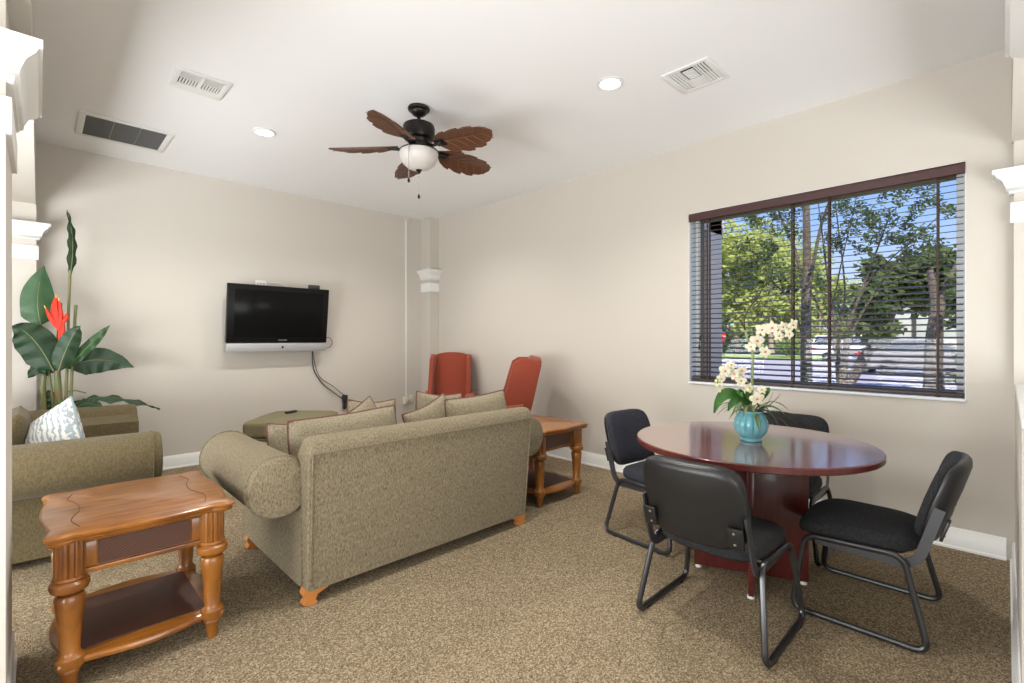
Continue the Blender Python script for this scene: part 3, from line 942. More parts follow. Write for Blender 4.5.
# ================================================================= ROUND TABLE
TC = (2.824, 1.001)
rt = thing('round_table', 'round dark mahogany table with crossed panel base', 'table', (TC[0], TC[1], 0))
MB().lathe([(.001, .715), (.585, .715), (.600, .718), (.604, .722), (.604, .746), (.601, .7495), (.598, .7505), (.597, .7502)], n=96).build('table_edge', M_mahog, rt)
MB().lathe([(.001, .7485), (.5975, .7485), (.5975, .7512), (.001, .7512)], n=96).build('tabletop', M_mahtop, rt)
ba = math.radians(-66.6)
for k, a in enumerate((ba, ba+math.radians(88))):
    M = Matrix.Rotation(a, 4, 'Z')
    pn = MB().box(-.285, .285, -.013, .013, .015, .713, .002, M=M).build('base_panel', M_mahog, rt)
    g = MB()
    for sx in (-1, 1):
        g.lathe([(.001, 0), (.018, 0), (.018, .010), (.014, .015), (.001, .015)], (0, 0, 0), 12, M=M @ Matrix.Translation((sx*.262, 0, 0)))
    lbl(g.build('foot_glide', M_white, pn), 'white plastic foot glides')

# ================================================================= SLED BASE CHAIRS
def make_chair(loc, rz, label, group, fab=M_cfab):
    c = thing('sled_base_chair', label, 'chair', loc, rz, group)
    for sg in (-1, 1):
        x = sg*.285; xt = sg*.242
        loop = [(xt, -.175, .375), (xt, .20, .362), (x, .245, .014), (x, -.262, .014)]
        pts = fillet(loop, .055, 6, closed=True)
        tb = MB().tube(pts, .0135, 10, closed=True).build('side_frame', M_csteel, c)
        for yy in (-.17, .17): MB().box(x-.013, x+.013, yy-.015, yy+.015, .0, .006, .002).build('floor_glide', M_blackm, tb)
        # flat bar: under the seat then up to the back
        path = fillet([(sg*.232, .16, .348), (sg*.232, -.215, .338), (sg*.226, -.292, .60)], .07, 6)
        rings = []
        for i, p in enumerate(path):
            t = (path[min(i+1, len(path)-1)]-path[max(i-1, 0)]).normalized()
            nrm = Vector((0, -t.z, t.y))
            hw_ = .019
            rings.append([p+Vector((.004, 0, 0))+nrm*hw_, p+Vector((.004, 0, 0))-nrm*hw_, p+Vector((-.004, 0, 0))-nrm*hw_, p+Vector((-.004, 0, 0))+nrm*hw_])
        br = MB().loft(rings).build('back_support', M_cbar, c)
        BK = Matrix.Translation((0, -.238, .43)) @ Matrix.Rotation(math.radians(17), 4, 'X')
        hb = MB().box(sg*.19-.03, sg*.19+.03, -.048, -.036, .05, .14, .003, M=BK)
        hb = hb.build('hinge_plate', M_cplas, c)
        for zz in (.07, .12):
            MB().lathe([(.001, .0), (.006, .0), (.006, .003), (.001, .004)], (0, 0, 0), 8, M=BK @ Matrix.Translation((sg*.185, -.048, zz)) @ Matrix.Rotation(PI/2, 4, 'X')).build('bolt', M_chrome, hb)
    MB().tube([(-.235, -.10, .360), (.235, -.10, .360)], .009, 8).build('crossbar', M_csteel, c)
    MB().tube([(-.235, .12, .360), (.235, .12, .360)], .009, 8).build('crossbar', M_csteel, c)
    # seat: rounded with waterfall front
    def seat_ring(k, z, dz=0):
        out = []
        n = 44
        for i in range(n):
            a = 2*PI*i/n
            e = .45
            ux = math.copysign(abs(math.cos(a))**e, math.cos(a)); uy = math.copysign(abs(math.sin(a))**e, math.sin(a))
            y = uy*.235*k+.02
            x = ux*.238*k*(1+.04*uy)
            zz = z-.03-.028*max(0, (y-.10)/.16)**2 - dz*(1-abs(ux)**2)
            out.append((x, y, zz))
        return out
    MB().loft([seat_ring(.80, .398), seat_ring(.93, .402), seat_ring(.985, .412), seat_ring(1, .43), seat_ring(.99, .452), seat_ring(.95, .468), seat_ring(.85, .478), seat_ring(.5, .482), seat_ring(.05, .483)]).build('seat', fab, c, ang=2)
    MB().loft([seat_ring(.78, .385), seat_ring(.86, .388), seat_ring(.88, .402)]).build('seat_pan', M_cplas, c, ang=2)
    # back: shell and pad
    BK = Matrix.Translation((0, -.238, .43)) @ Matrix.Rotation(math.radians(17), 4, 'X')
    def back_ring(k, y, w=.232, h=.19):
        out = []
        n = 44
        for i in range(n):
            a = 2*PI*i/n
            e = .42
            ux = math.copysign(abs(math.cos(a))**e, math.cos(a)); uz = math.copysign(abs(math.sin(a))**e, math.sin(a))
            x = ux*(w-(1-k)*.23)*(1-.05*max(0, uz)+.0)*(1-.06*max(0, -uz)); z = uz*(h-(1-k)*.2)
            yy = y+.035*(x/w)**2
            out.append(BK @ Vector((x, yy, z+h)))
        return out
    MB().loft([back_ring(.3, -.046), back_ring(.85, -.044), back_ring(.95, -.038), back_ring(.99, -.026), back_ring(1, -.010), back_ring(.99, -.004)]).build('back_shell', M_cplas, c, ang=2)
    MB().loft([back_ring(.975, -.008), back_ring(.985, .006), back_ring(.96, .020), back_ring(.90, .030), back_ring(.5, .034), back_ring(.1, .035)]).build('back_pad', fab, c, ang=2)
    return c
G = 'black sled base chairs around the round table'
ch = make_chair((2.305, .948, 0), math.radians(-90), 'black sled base chair nearest the camera, its plastic back turned to us', G)
ch3 = copy_thing(ch, (2.905, .485, 0), math.radians(0), 'black sled base chair at the right of the round table, seen side on', G)
ch4 = copy_thing(ch, (3.42, 1.04, 0), math.radians(90), 'black sled base chair behind the round table under the window', G)
ch2 = make_chair((3.01, 1.62, 0), math.radians(174), 'navy black sled base chair at the far left side of the round table', G, M_cfabb)

# ================================================================= ORCHID
random.seed(7)
VZ = .7515
vx, vy = 2.805, .985
va = thing('ceramic_vase', 'ribbed turquoise ceramic vase standing on the round table', 'vase', (vx, vy, VZ))
MB().lathe([(.001, 0), (.052, 0), (.056, .004), (.056, .012), (.050, .018), (.062, .030), (.080, .055), (.088, .085), (.084, .115), (.070, .142), (.060, .152), (.064, .160), (.062, .166), (.054, .160), (.050, .14), (.001, .138)], n=72,
           flute=lambda a, z: -.13*(1-abs(math.sin(a*6)))**2*min(1, (z-.02)/.03) if .02 < z < .15 else 0).build('vase_body', M_turq, va)
MB().lathe([(.001, .145), (.05, .143), (.056, .158), (.045, .172), (.02, .178), (.001, .179)], n=20).build('moss', M_soil, va)
orc = thing('orchid_arrangement', 'artificial white orchid with green leaves rising from the turquoise vase', 'orchid', (vx, vy, VZ+.15))
VD = math.hypot(vx, vy)
DEP = FX*vx+FY*vy
def op(px, py, dd=0):
    """point near the vase: pixel of the photo at the depth of the vase plus dd; relative to the arrangement"""
    r = ray(px, py); t = DEP+dd
    return Vector((r[0]*t-vx, r[1]*t-vy, 1.31+r[2]*t-(VZ+.15)))
main = catmull([op(752, 412), op(751, 395), op(752, 370), op(752, 352), op(748, 340), op(745, 330)], 6)
st = MB().tube(main, .006, 8).build('stem', M_stem, orc)
MB().tube(catmull([op(752, 412, .02), op(753, 375, .02), op(754, 350, .02), op(757, 336, .02), op(765, 329, 0), op(778, 327, -.03), op(792, 326, -.05)], 6), .0035, 6).build('flower_spray', M_stem, orc)
MB().tube(catmull([op(751, 395), op(749, 385), op(742, 376, -.04), op(730, 371, -.08), op(720, 376, -.10), op(717, 386, -.1)], 6), .003, 6).build('flower_spray', M_stem, orc)
tw = MB()
tw.tube(catmull([op(746, 333), op(744, 322, .01), op(747, 312, .02), op(752, 304, .02), op(757, 299, .03), op(760, 293, .03), op(762, 289, .03)], 5), .0042, 5)
tw.tube(catmull([op(745, 330), op(741, 322), op(737, 317)], 5), .0034, 5)
tw.tube(catmull([op(752, 304, .02), op(756, 296, .02), op(759, 290, .03)], 5), .003, 5)
tw.tube(catmull([op(757, 318, .02), op(761, 313, .02), op(769, 311, .03)], 5), .003, 5)
tw.tube(catmull([op(749, 310, .02), op(757, 306, .02), op(761, 300, .03)], 5), .0028, 5)
tw.build('twig', M_twig, orc)
def leaf_mesh(mb, base, tip, w, droop=.05, nrm=Vector((0, 0, 1)), n=9, fold=.25, mid=None):
    base, tip = Vector(base), Vector(tip)
    m_ = (base+tip)/2+Vector((0, 0, droop)) if mid is None else Vector(mid)
    path = bez(base, m_*2-(base+tip)/2, tip, n) if mid is None else bez(base, m_, tip, n)
    rows = []
    for i, p in enumerate(path):
        t = i/n
        d = (path[min(i+1, n)]-path[max(i-1, 0)]).normalized()
        s = d.cross(nrm)
        if s.length < .05: s = d.orthogonal()
        s.normalize()
        u = s.cross(d).normalized()
        k = w*(math.sin(PI*min(1, (t*.93+.05)))**.75)
        rows.append([p+s*k*a+u*(abs(a)*k*fold) for a in (-1, -.5, 0, .5, 1)])
    mb.loft(rows, closed=False)
    mb.loft([[q+Vector((0, 0, -.0012)) for q in r] for r in rows], closed=False)
toward = Vector((-FX, -FY, .3)).normalized()
for (b, t, w, md) in (((748, 405), (714, 413), .030, (722, 378)), ((749, 405), (728, 411), .022, (734, 392)), ((750, 404), (743, 397), .02, (733, 385)), ((754, 404), (748, 392), .022, (744, 390)), ((757, 404), (770, 388), .018, (766, 390))):
    mb = MB()
    leaf_mesh(mb, op(*b), op(*t, -.06), w, nrm=toward, mid=op(*md, -.05), n=12)
    mb.build('broad_leaf', M_leafg, orc, ang=3)
for i in range(26):
    a = 2*PI*i/26+random.uniform(-.1, .1)
    L = random.uniform(.12, .21)
    mb = MB()
    b = Vector((.03*math.cos(a), .03*math.sin(a), .01))
    t = Vector((L*math.cos(a), L*math.sin(a), random.uniform(-.09, .05)))
    leaf_mesh(mb, b, t, random.uniform(.007, .012), nrm=Vector((0, 0, 1)), mid=(b+t)/2+Vector((0, 0, random.uniform(.05, .11))), n=7)
    mb.build('strap_leaf', M_leafs, orc, ang=3)
for (t, md) in (((797, 423), (775, 408)), ((790, 428), (772, 408)), ((797, 415), (780, 410)), ((781, 393), (772, 407)), ((773, 392), (770, 405))):
    mb = MB(); leaf_mesh(mb, op(758, 411), op(*t, -.03), .009, nrm=Vector((0, 0, 1)), mid=op(*md, -.02), n=8)
    mb.build('strap_leaf', M_leafs, orc, ang=3)
def flower(p, r, rotv):
    mb = MB()
    face = Vector((-FX, -FY, 0))+Vector(rotv)
    face.normalize()
    Q = face.to_track_quat('Z', 'Y').to_matrix().to_4x4()
    M = Matrix.Translation(p) @ Q
    tw_ = random.uniform(-.5, .5)
    for k in range(5):
        a = tw_+PI/2+2*PI*k/5
        w = .46 if k in (1, 4) else .30
        rows = []
        for i in range(6):
            t = i/5
            k_ = r*w*math.sin(PI*min(1, .08+t*.86))**.7
            rows.append([M @ Vector((math.cos(a)*r*t-math.sin(a)*k_*s, math.sin(a)*r*t+math.cos(a)*k_*s, .12*r*math.sin(t*3)-abs(s)*.1*r)) for s in (-1, 0, 1)])
        mb.loft(rows, closed=False)
    f = mb.build('blossom', M_petal, orc, ang=3)
    th = MB().lathe([(.001, 0), (r*.13, .002), (r*.16, r*.12), (r*.05, r*.22), (.001, r*.22)], (0, 0, 0), 8, M=M)
    th.build('throat', M_pink, f)
for (x, y, r, d) in ((757, 341, .042, -.02), (762, 330, .036, -.03), (765, 352, .036, -.02), (772, 328, .040, -.05), (779, 336, .032, -.06), (793, 325, .036, -.06), (789, 334, .030, -.07), (751, 347, .030, -.03), (783, 327, .032, -.05),
                  (725, 371, .034, -.10), (734, 374, .034, -.08), (742, 371, .030, -.06), (721, 379, .028, -.10), (741, 381, .032, -.07), (731, 365, .026, -.08), (749, 388, .028, -.06), (762, 390, .026, -.05), (757, 399, .040, -.12)):
    flower(op(x, y, d), r, (random.uniform(-.35, .35), random.uniform(-.35, .35), random.uniform(-.2, .35)))
for (x, y, r) in ((717, 386, .009), (720, 391, .007), (716, 381, .008), (748, 390, .009), (722, 386, .006)):
    MB().lathe([(.001, -r*1.3), (r*.8, -r*.6), (r, 0), (r*.6, r*.9), (.001, r*1.3)], op(x, y, -.1), 8).build('bud', M_bud, orc)

# ================================================================= HELICONIA
hp = thing('potted_heliconia', 'tall artificial heliconia with dark green leaves and a red flower behind the olive sofa', 'plant', (.20, 5.60, 0))
def hq(px, py, y=5.6):
    p = at_y(px, py, y); return p-Vector((.20, 5.60, 0))
MB().lathe([(.001, 0), (.085, 0), (.10, .02), (.125, .23), (.13, .26), (.118, .262), (.112, .235), (.001, .23)], n=32).build('pot', mat('dark_pot', (.05, .035, .028), .5), hp)
for (pts, r) in (([(62, 520), (62, 440), (60, 410), (57, 370)], .022), ([(64, 520), (66, 420), (68, 330), (70, 270)], .010), ([(66, 520), (70, 420), (73, 350), (76, 305)], .011),
                 ([(58, 520), (46, 430), (43, 390), (44, 375)], .018), ([(60, 500), (56, 400), (57, 350), (61, 303)], .010), ([(58, 520), (55, 430), (50, 380), (39, 322)], .009),
                 ([(62, 500), (66, 420), (66, 380), (70, 345)], .009), ([(64, 500), (64, 405), (72, 391), (86, 393)], .006)):
    MB().tube(catmull([hq(*p) for p in pts], 5), r, 8).build('stem', M_hstem, hp)
def hleaf(base, tip, mid, w, m=M_heli, y0=5.6, y1=5.6, nr=Vector((0, -1, .15)), wav=.02, n=16):
    b, t, md = hq(*base, y0), hq(*tip, y1), hq(*mid, (y0+y1)/2)
    path = bez(b, md, t, n)
    rows = []
    for i, p in enumerate(path):
        tt = i/n
        d = (path[min(i+1, n)]-path[max(i-1, 0)]).normalized()
        s = d.cross(nr).normalized(); u = s.cross(d).normalized()
        k = w*min(1, (tt/.18)**.6 if tt < .18 else 1)*(1 if tt < .45 else max(.02, (1-((tt-.45)/.55)**1.8)))
        row = []
        for a in (-1, -.66, -.33, 0, .33, .66, 1):
            row.append(p+s*k*a+u*(-abs(a)*k*.28+wav*math.sin(i*1.7+a*2)*abs(a)))
        rows.append(row)
    mb = MB(); mb.loft(rows, closed=False)
    mb.loft([[q-u*.0 + Vector((0, .002, -.001)) for q in r] for r in rows], closed=False)
    lf = mb.build('leaf', m, hp, ang=3)
    MB().tube([p-u*.002 for p in path], [.005*(1-.7*i/n) for i in range(n+1)], 5).build('midrib', M_hstem, lf)
hleaf((41, 325), (44, 266), (33, 298), .105, M_helil, 5.58, 5.62, wav=.006)
hleaf((54, 372), (12, 326), (34, 330), .125, M_heli, 5.5, 5.45)
hleaf((58, 372), (80, 326), (70, 335), .070, M_heli, 5.45, 5.40)
hleaf((66, 368), (110, 325), (95, 340), .040, M_helil, 5.5, 5.5)
hleaf((68, 368), (134, 367), (95, 352), .115, M_heli, 5.6, 5.55)
hleaf((70, 276), (67, 210), (77, 240), .032, M_heli, 5.6, 5.6, nr=Vector((.5, -1, 0)), wav=.014)
hleaf((67, 410), (160, 409), (95, 385), .055, M_heli, 5.62, 5.55, nr=Vector((0, -.5, 1)))
hleaf((72, 412), (104, 408), (85, 397), .06, M_heli, 5.6, 5.45, nr=Vector((0, -.8, .6)))
hleaf((58, 372), (28, 378), (45, 355), .09, M_heli, 5.62, 5.60, nr=Vector((0, -.8, .6)))
hleaf((60, 415), (48, 390), (52, 400), .06, M_heli, 5.6, 5.6)
for (pts, w) in (([(58, 325), (55, 310), (56, 296)], .028), ([(60, 330), (52, 320), (45, 307)], .018), ([(60, 325), (66, 318), (66, 313)], .018), ([(61, 345), (62, 330), (64, 322)], .022), ([(59, 328), (60, 315), (59, 299)], .022)):
    mb = MB(); p = [hq(a, b, 5.52) for a, b in pts]
    mb.tube(catmull(p, 4), [w*(.35+.9*math.sin(PI*min(1, i/9+.15)))*.8 if i < 8 else .002 for i in range(9)], 6)
    f = lbl(mb.build('flower_bract', M_red, hp), 'bright red bract')
    MB().tube([p[-1]-(p[-1]-p[-2])*.3, p[-1]+(p[-1]-p[-2])*.15], [w*.4, .001], 5).build('bract_tip', M_yel, f)
MB().tube([hq(61, 358, 5.52), hq(62, 345, 5.52)], [.006, .016], 6).build('bract_base', M_yel, hp)

# ================================================================= OUTSIDE
GZ = -.12
M_lawn = mat('lawn', (.30, .42, .08), .95, noise=(1.5, (.20, .32, .06), .35, .7))
M_road = mat('asphalt_road', (.46, .42, .46), .95, noise=(3, (.40, .37, .41), .3, .7))
M_walk = mat('concrete_walk', (.62, .58, .55), .9)
struct(box('ground', M_lawn, WX+.2, 140, -60, 110, GZ-.3, GZ))
struct(box('road', M_road, 13.5, 38, -60, 110, GZ-.02, GZ+.02)).name = 'trim_16'
struct(box('trim_17', M_walk, 9.2, 10.8, -60, 110, GZ-.02, GZ+.02))
struct(box('trim_18', M_road, 46, 54, -60, 110, GZ-.02, GZ+.02))
struct(box('trim_19', M_stucco, WX+.5, WX+.8, 2.0, 2.5, GZ, 2.9))       # outside pier beyond the window
struct(box('trim_20', M_stucco, WX+.2, WX+.85, 2.0, 3.4, 2.35, 2.95))
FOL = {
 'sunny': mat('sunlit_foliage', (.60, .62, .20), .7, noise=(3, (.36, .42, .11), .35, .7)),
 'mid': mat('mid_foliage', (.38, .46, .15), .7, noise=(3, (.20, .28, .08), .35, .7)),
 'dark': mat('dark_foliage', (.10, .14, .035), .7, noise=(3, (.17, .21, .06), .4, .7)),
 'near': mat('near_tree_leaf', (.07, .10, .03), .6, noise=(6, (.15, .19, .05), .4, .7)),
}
for m_ in FOL.values():
    nt = m_.node_tree; b = nt.nodes['Principled BSDF']; out = [n for n in nt.nodes if n.type == 'OUTPUT_MATERIAL'][0]
    tr = nt.nodes.new('ShaderNodeBsdfTranslucent'); mx = nt.nodes.new('ShaderNodeMixShader'); mx.inputs[0].default_value = .45
    src = b.inputs['Base Color'].links[0].from_socket
    nt.links.new(src, tr.inputs[0]); nt.links.new(b.outputs[0], mx.inputs[1]); nt.links.new(tr.outputs[0], mx.inputs[2]); nt.links.new(mx.outputs[0], out.inputs[0])
def leaves(mb, blobs, n, size, rng):
    vt = sum(b[3]*b[4]*b[5] for b in blobs)
    for (cx, cy, cz, rx, ry, rz) in blobs:
        for _ in range(max(4, int(n*rx*ry*rz/vt))):
            while True:
                p = Vector((rng.uniform(-1, 1), rng.uniform(-1, 1), rng.uniform(-1, 1)))
                if .25 < p.length < 1: break
            p = p*(.6+.4*rng.random())
            c = Vector((cx+p.x*rx, cy+p.y*ry, cz+p.z*rz))
            s = size*rng.uniform(.6, 1.3)
            u = Vector((rng.gauss(0, 1), rng.gauss(0, 1), rng.gauss(0, .6))).normalized()
            w = u.orthogonal().normalized()*.6
            vs_ = [mb.bm.verts.new(c+q) for q in (u*s, w*s, -u*s, -w*s)]
            mb.bm.faces.new(vs_)
def tree(name, label, loc, trunks, blobs, n, size, mt, bark=M_bark, group=None, seed=1):
    t = thing(name, label, 'tree', loc, 0, group)
    rng = random.Random(seed)
    for pts, r in trunks:
        k = len(catmull(pts, 4))
        MB().tube(catmull(pts, 4), [r*(1-.75*i/(k-1)) for i in range(k)], 8).build('trunk', bark, t)
    mb = MB(); leaves(mb, blobs, n, size, rng)
    bm = mb.bm
    me = bpy.data.meshes.new('foliage'); bm.to_mesh(me); bm.free(); me.materials.append(mt)
    o = bpy.data.objects.new('foliage', me); COL.objects.link(o); o.parent = t
    return t
# near, dark straight trunk
r_ = random.Random(3)
p = at_x(807, 385, 8.6)
def xblobs(lst, X, loc, rx=.5):
    out = []
    for (px, py, r) in lst:
        q = at_x(px, py, X+r_.uniform(-.6, .6))-Vector(loc)
        d = r/483.7*math.hypot(X, 0)*.95
        out.append((q.x, q.y, q.z, max(rx, d), d, d))
    return out
L1 = (8.6, p.y, GZ)
T = lambda px, py, X, L: at_x(px, py, X)-Vector(L)
tree('street_tree', 'straight grey tree trunk with sparse leaves just outside the middle of the window', L1,
     [([Vector((0, 0, 0)), T(806, 330, 8.6, L1), T(807, 260, 8.6, L1), T(806, 150, 8.6, L1), T(812, 60, 8.6, L1)], .095),
      ([T(806, 300, 8.6, L1), T(795, 250, 8.7, L1), T(780, 215, 8.8, L1), T(770, 180, 8.9, L1)], .035),
      ([T(807, 300, 8.6, L1), T(820, 230, 8.5, L1), T(833, 190, 8.4, L1), T(840, 150, 8.4, L1)], .03),
      ([T(806, 345, 8.6, L1), T(790, 300, 8.6, L1), T(776, 285, 8.6, L1), T(760, 262, 8.6, L1)], .022)],
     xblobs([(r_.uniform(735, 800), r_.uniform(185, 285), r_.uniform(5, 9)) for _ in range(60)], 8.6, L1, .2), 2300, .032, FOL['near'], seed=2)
L2 = (7.6, at_x(838, 385, 7.6).y, GZ)
fan_ = []
for (a, b, c, r) in (((836, 330), (828, 280), (818, 200), .028), ((840, 330), (845, 290), (835, 200), .024), ((846, 335), (862, 290), (890, 215), .03), ((850, 340), (870, 300), (915, 235), .024),
                     ((834, 335), (836, 290), (858, 190), .02), ((848, 338), (866, 285), (940, 215), .018), ((832, 340), (815, 300), (800, 270), .018)):
    fan_.append(([T(842+(a[0]-842)*.3, 392, 7.6, L2)*1.0, T(*a, 7.6, L2), T(*b, 7.6, L2), T(*c, 7.5, L2)], r))
tree('crape_myrtle', 'multi stemmed tree fanning out its thin branches in front of the window', L2, fan_,
     xblobs([(r_.uniform(820, 955), r_.uniform(175, 262), r_.uniform(4, 8)) for _ in range(100)]+[(r_.uniform(812, 850), r_.uniform(270, 340), r_.uniform(4, 7)) for _ in range(14)], 7.6, L2, .2), 4200, .026, FOL['near'], seed=5)
L3 = (7.0, at_x(934, 385, 7.0).y, GZ)
tree('street_tree', 'thick short trunk of the dark tree at the right end of the window', L3,
     [([Vector((0, 0, 0)), T(934, 350, 7.0, L3), T(936, 310, 7.0, L3), T(930, 270, 7.0, L3)], .11), ([T(936, 330, 7, L3), T(945, 290, 7, L3), T(958, 260, 7, L3)], .05)],
     xblobs([(r_.uniform(948, 975), r_.uniform(275, 380), r_.uniform(5, 8)) for _ in range(14)], 7.0, L3, .2), 400, .05, FOL['dark'], seed=8)
L4 = (15.5, at_x(915, 350, 15.5).y, GZ)
tree('dark_tree', 'broad dark green tree above the silver car', L4, [([Vector((0, 1.5, 0)), T(880, 330, 15.5, L4), T(890, 290, 15.5, L4)], .16), ([T(885, 330, 15.5, L4), T(900, 300, 15.5, L4), T(925, 275, 15.5, L4)], .1)],
     xblobs([(r_.uniform(868, 962), r_.uniform(262, 300), r_.uniform(12, 20)) for _ in range(22)]+[(r_.uniform(858, 896), r_.uniform(285, 340), r_.uniform(8, 14)) for _ in range(16)]+[(r_.uniform(925, 960), r_.uniform(255, 270), r_.uniform(8, 14)) for _ in range(8)], 15.5, L4, .5), 5200, .11, FOL['dark'], seed=9)
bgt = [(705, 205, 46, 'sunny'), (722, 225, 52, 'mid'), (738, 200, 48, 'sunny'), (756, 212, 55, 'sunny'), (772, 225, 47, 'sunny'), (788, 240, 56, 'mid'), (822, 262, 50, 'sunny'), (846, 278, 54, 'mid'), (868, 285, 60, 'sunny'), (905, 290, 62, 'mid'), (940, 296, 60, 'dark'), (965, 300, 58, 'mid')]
wh = ['sunlit yellow green tree farthest left beyond the road', 'green tree showing second from the left beyond the road', 'tall sunlit yellow green tree left of the orchid twigs', 'sunlit tree behind the orchid twigs', 'sunlit tree left of the straight near trunk', 'green tree directly behind the straight near trunk', 'sunlit tree seen through the fan of thin stems', 'green tree right of the thin stems beyond the white car', 'pale sunlit tree behind the dark tree', 'green tree behind the white porch', 'dark green tree right of the white porch', 'green tree at the far right edge of the window view']
for i, (px, py, X, k) in enumerate(bgt):
    q = at_x(px, 345, X); top = at_x(px, py, X).z
    loc = (X, q.y, GZ); hgt = top-GZ
    rr = hgt*.26
    blobs = []
    rg = random.Random(20+i)
    for _ in range(14):
        blobs.append((rg.uniform(-1, 1)*rr*.6, rg.uniform(-1, 1)*rr, hgt*rg.uniform(.16, .86), hgt*.17, hgt*.17, hgt*.15))
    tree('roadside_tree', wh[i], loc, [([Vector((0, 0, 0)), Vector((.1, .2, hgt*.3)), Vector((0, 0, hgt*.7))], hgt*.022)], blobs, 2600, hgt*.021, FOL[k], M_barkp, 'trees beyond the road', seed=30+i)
for i, (px, X, l) in enumerate(((760, 9, 'small leafy bush under the window beside the orchid'), (950, 8.5, 'low flowering shrub at the right foot of the window view'), (790, 42, 'round clipped green bush on the far verge'))):
    q = at_x(px, 380, X)
    s = .5 if X < 20 else 1.1
    b_ = thing('bush', l, 'bush', (X, q.y, GZ))
    mb = MB(); leaves(mb, [(0, 0, s*.8, s, s*1.3, s*.8)], 500, .05*s*2, random.Random(50+i))
    me = bpy.data.meshes.new('foliage'); mb.bm.to_mesh(me); mb.bm.free(); me.materials.append(FOL['mid'])
    o = bpy.data.objects.new('foliage', me); COL.objects.link(o); o.parent = b_
    MB().tube([(0, 0, 0), (0, 0, s)], .03, 6).build('stem', M_bark, b_)
hg = thing('hedge', 'long clipped green hedge beyond the road', 'hedge', (66, 20, GZ))
mb = MB(); leaves(mb, [(0, -30+j*5, 1.0, 1.2, 3.2, 1.5) for j in range(20)], 7000, .38, random.Random(77))
me = bpy.data.meshes.new('foliage'); mb.bm.to_mesh(me); mb.bm.free(); me.materials.append(FOL['mid'])
o = bpy.data.objects.new('foliage', me); COL.objects.link(o); o.parent = hg
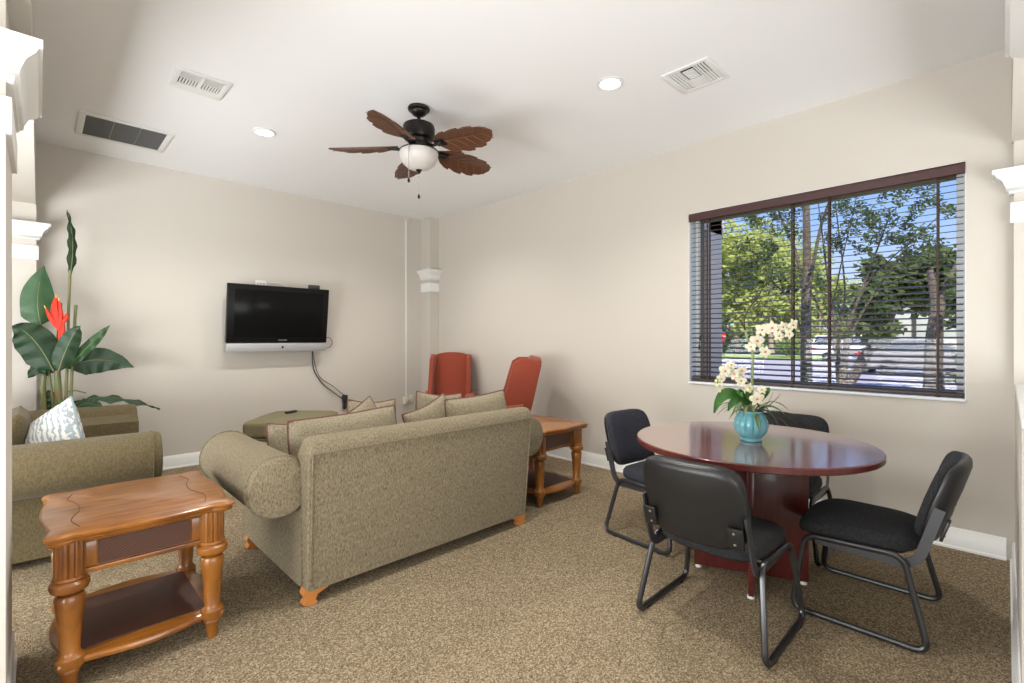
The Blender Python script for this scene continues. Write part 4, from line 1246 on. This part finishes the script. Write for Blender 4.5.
# cars
def make_car(loc, rz, label, paint, L=4.7, W=1.8, Ht=1.42, suv=False):
    c = thing('car', label, 'car', loc, rz)
    hl = L/2
    if suv: body = [(-hl, .45), (-hl+.02, .95), (-hl+.1, 1.02), (hl-1.2, 1.02), (hl-.2, .88), (hl, .62), (hl-.02, .35), (-hl+.05, .32)]
    else: body = [(-hl, .45), (-hl+.02, .88), (-hl+.12, .98), (-hl+.9, .98), (hl-1.3, .93), (hl-.25, .76), (hl, .55), (hl-.03, .28), (-hl+.08, .26)]
    rings = []
    for y, k in ((-W/2, .93), (-W/2+.04, .975), (-W/2+.14, 1), (W/2-.14, 1), (W/2-.04, .975), (W/2, .93)):
        rings.append([(p[0]*(.985 if abs(y) > W/2-.05 else 1), y, .6+(p[1]-.6)*k) for p in body])
    MB().loft(rings).build('body', paint, c)
    zt = Ht; z0 = .95 if not suv else 1.0
    if suv: lo, hi = (-hl+.06, hl-1.25), (-hl+.30, hl-1.95)
    else: lo, hi = (-hl+.55, hl-1.2), (-hl+1.35, hl-2.15)
    def ring(x0, x1, w, z): return [(x0, -w, z), (x1, -w, z), (x1, w, z), (x0, w, z)]
    MB().loft([ring(lo[0], lo[1], W/2-.07, z0-.05), ring(hi[0]-.02, hi[1]+.02, W/2-.22, zt-.05)]).build('windows', mat('car_glass', (.05, .06, .07), .08, spec=.8), c)
    rf = MB().loft([ring(hi[0]-.05, hi[1]+.05, W/2-.20, zt-.07), ring(hi[0], hi[1], W/2-.22, zt-.02), ring(hi[0]+.15, hi[1]-.15, W/2-.35, zt)])
    for sy in (-1, 1):
        for (a, b) in ((lo[0], hi[0]), (lo[1], hi[1]), ((lo[0]+lo[1])/2, (hi[0]+hi[1])/2)):
            rf.tube([(a, sy*(W/2-.07), z0-.04), (b, sy*(W/2-.21), zt-.05)], .035, 6)
    rf.build('roof', paint, c)
    for sx in (-hl+.95, hl-.9):
        for sy in (-1, 1):
            M = Matrix.Translation((sx, sy*(W/2-.10), .32)) @ Matrix.Rotation(PI/2, 4, 'X')
            wl_ = MB().lathe([(.20, -.11), (.31, -.11), (.33, -.07), (.33, .07), (.31, .11), (.20, .11)], n=24, M=M).build('wheel', M_blackm, c)
            sp = MB().lathe([(.001, .10), (.05, .10), (.05, -.10), (.001, -.10)], n=12, M=M)
            for j in range(5):
                a = 2*PI*j/5
                sp.tube([M @ Vector((.04*math.cos(a), .04*math.sin(a), sy*-.1)), M @ Vector((.21*math.cos(a), .21*math.sin(a), sy*-.1))], .028, 5)
            sp.build('rim', M_silver, wl_)
    for sy in (-1, 1):
        MB().box(-hl-.01, -hl+.30, sy*(W/2-.02)-.03 if sy > 0 else -W/2-.01, sy*(W/2-.02)+.03 if sy > 0 else -W/2+.05, .74, .90, .03).box(-hl-.02, -hl+.03, sy*.55-.25, sy*.55+.25, .74, .9, .02).build('tail_light', mat('tail_red', (.6, .02, .02), .2), c)
        MB().box(hl-.3, hl+.01, sy*(W/2-.16)-.1, sy*(W/2-.16)+.1, .58, .70, .03).build('headlight', M_chrome, c)
    MB().box(-hl-.03, -hl+.05, -W/2+.05, W/2-.05, .36, .55, .04).build('bumper', paint, c)
    MB().box(-hl-.035, -hl-.025, -.2, .2, .60, .72, .004).build('number_plate', M_white, c)
    return c
q = at_x(912, 371, 26.5); 
make_car((25.5, at_x(918, 371, 25.5).y, GZ+.02), math.radians(-60), 'silver sedan with red tail light driving on the road outside', mat('silver_paint', (.24, .225, .21), .35, metal=.3, coat=.3))
make_car((36.0, at_x(858, 361, 36).y, GZ+.02), math.radians(-85), 'white car farther along the road left of the silver sedan', mat('white_paint', (.85, .85, .84), .3, coat=.5), L=4.8, Ht=1.65, suv=True)
# white porch and small house beyond the dark tree
hx = 46
def hy_(px): return at_x(px, 330, hx).y
ho = thing('house', 'white pillared house porch beyond the road at the right', 'house', (hx, hy_(925), GZ))
zt = at_x(915, 300, hx).z
MB().box(hx, hx+6, hy_(990), hy_(900), zt-.9, zt, .05).build('porch_roof', mat('white_stucco', (.50, .48, .45), .8), ho, True)
for px in (902, 925, 948):
    y = hy_(px); MB().box(hx+.1, hx+.9, y-.5, y+.5, GZ, zt-.85, .03).build('column', mat('white_stucco', (.50, .48, .45), .8), ho, True)
MB().box(hx+4, hx+8, hy_(990), hy_(905), GZ, zt-.2).build('wall', mat('tan_house_wall', (.40, .32, .26), .9), ho, True)
# stop sign
q = at_x(722, 337, 44)
ss = thing('stop_sign', 'tiny red stop sign beyond the road at the left of the window view', 'sign', (44, q.y, GZ))
MB().tube([(0, 0, 0), (0, 0, 2.2)], .04, 6).build('post', M_silver, ss)
MB().lathe([(.001, -.01), (.42, -.01), (.42, .01), (.001, .01)], n=8, M=Matrix.Translation((-.06, 0, q.z-GZ)) @ Matrix.Rotation(PI/8, 4, 'X') @ Matrix.Rotation(PI/2, 4, 'Y')).build('sign_panel', mat('sign_red', (.65, .02, .03), .4), ss)
text_mesh('sign_lettering', 'STOP', .30, M_white, ss, Matrix.Translation((-.075, 0, q.z-GZ)) @ Matrix.Rotation(-PI/2, 4, 'Z') @ Matrix.Rotation(PI/2, 4, 'X'))
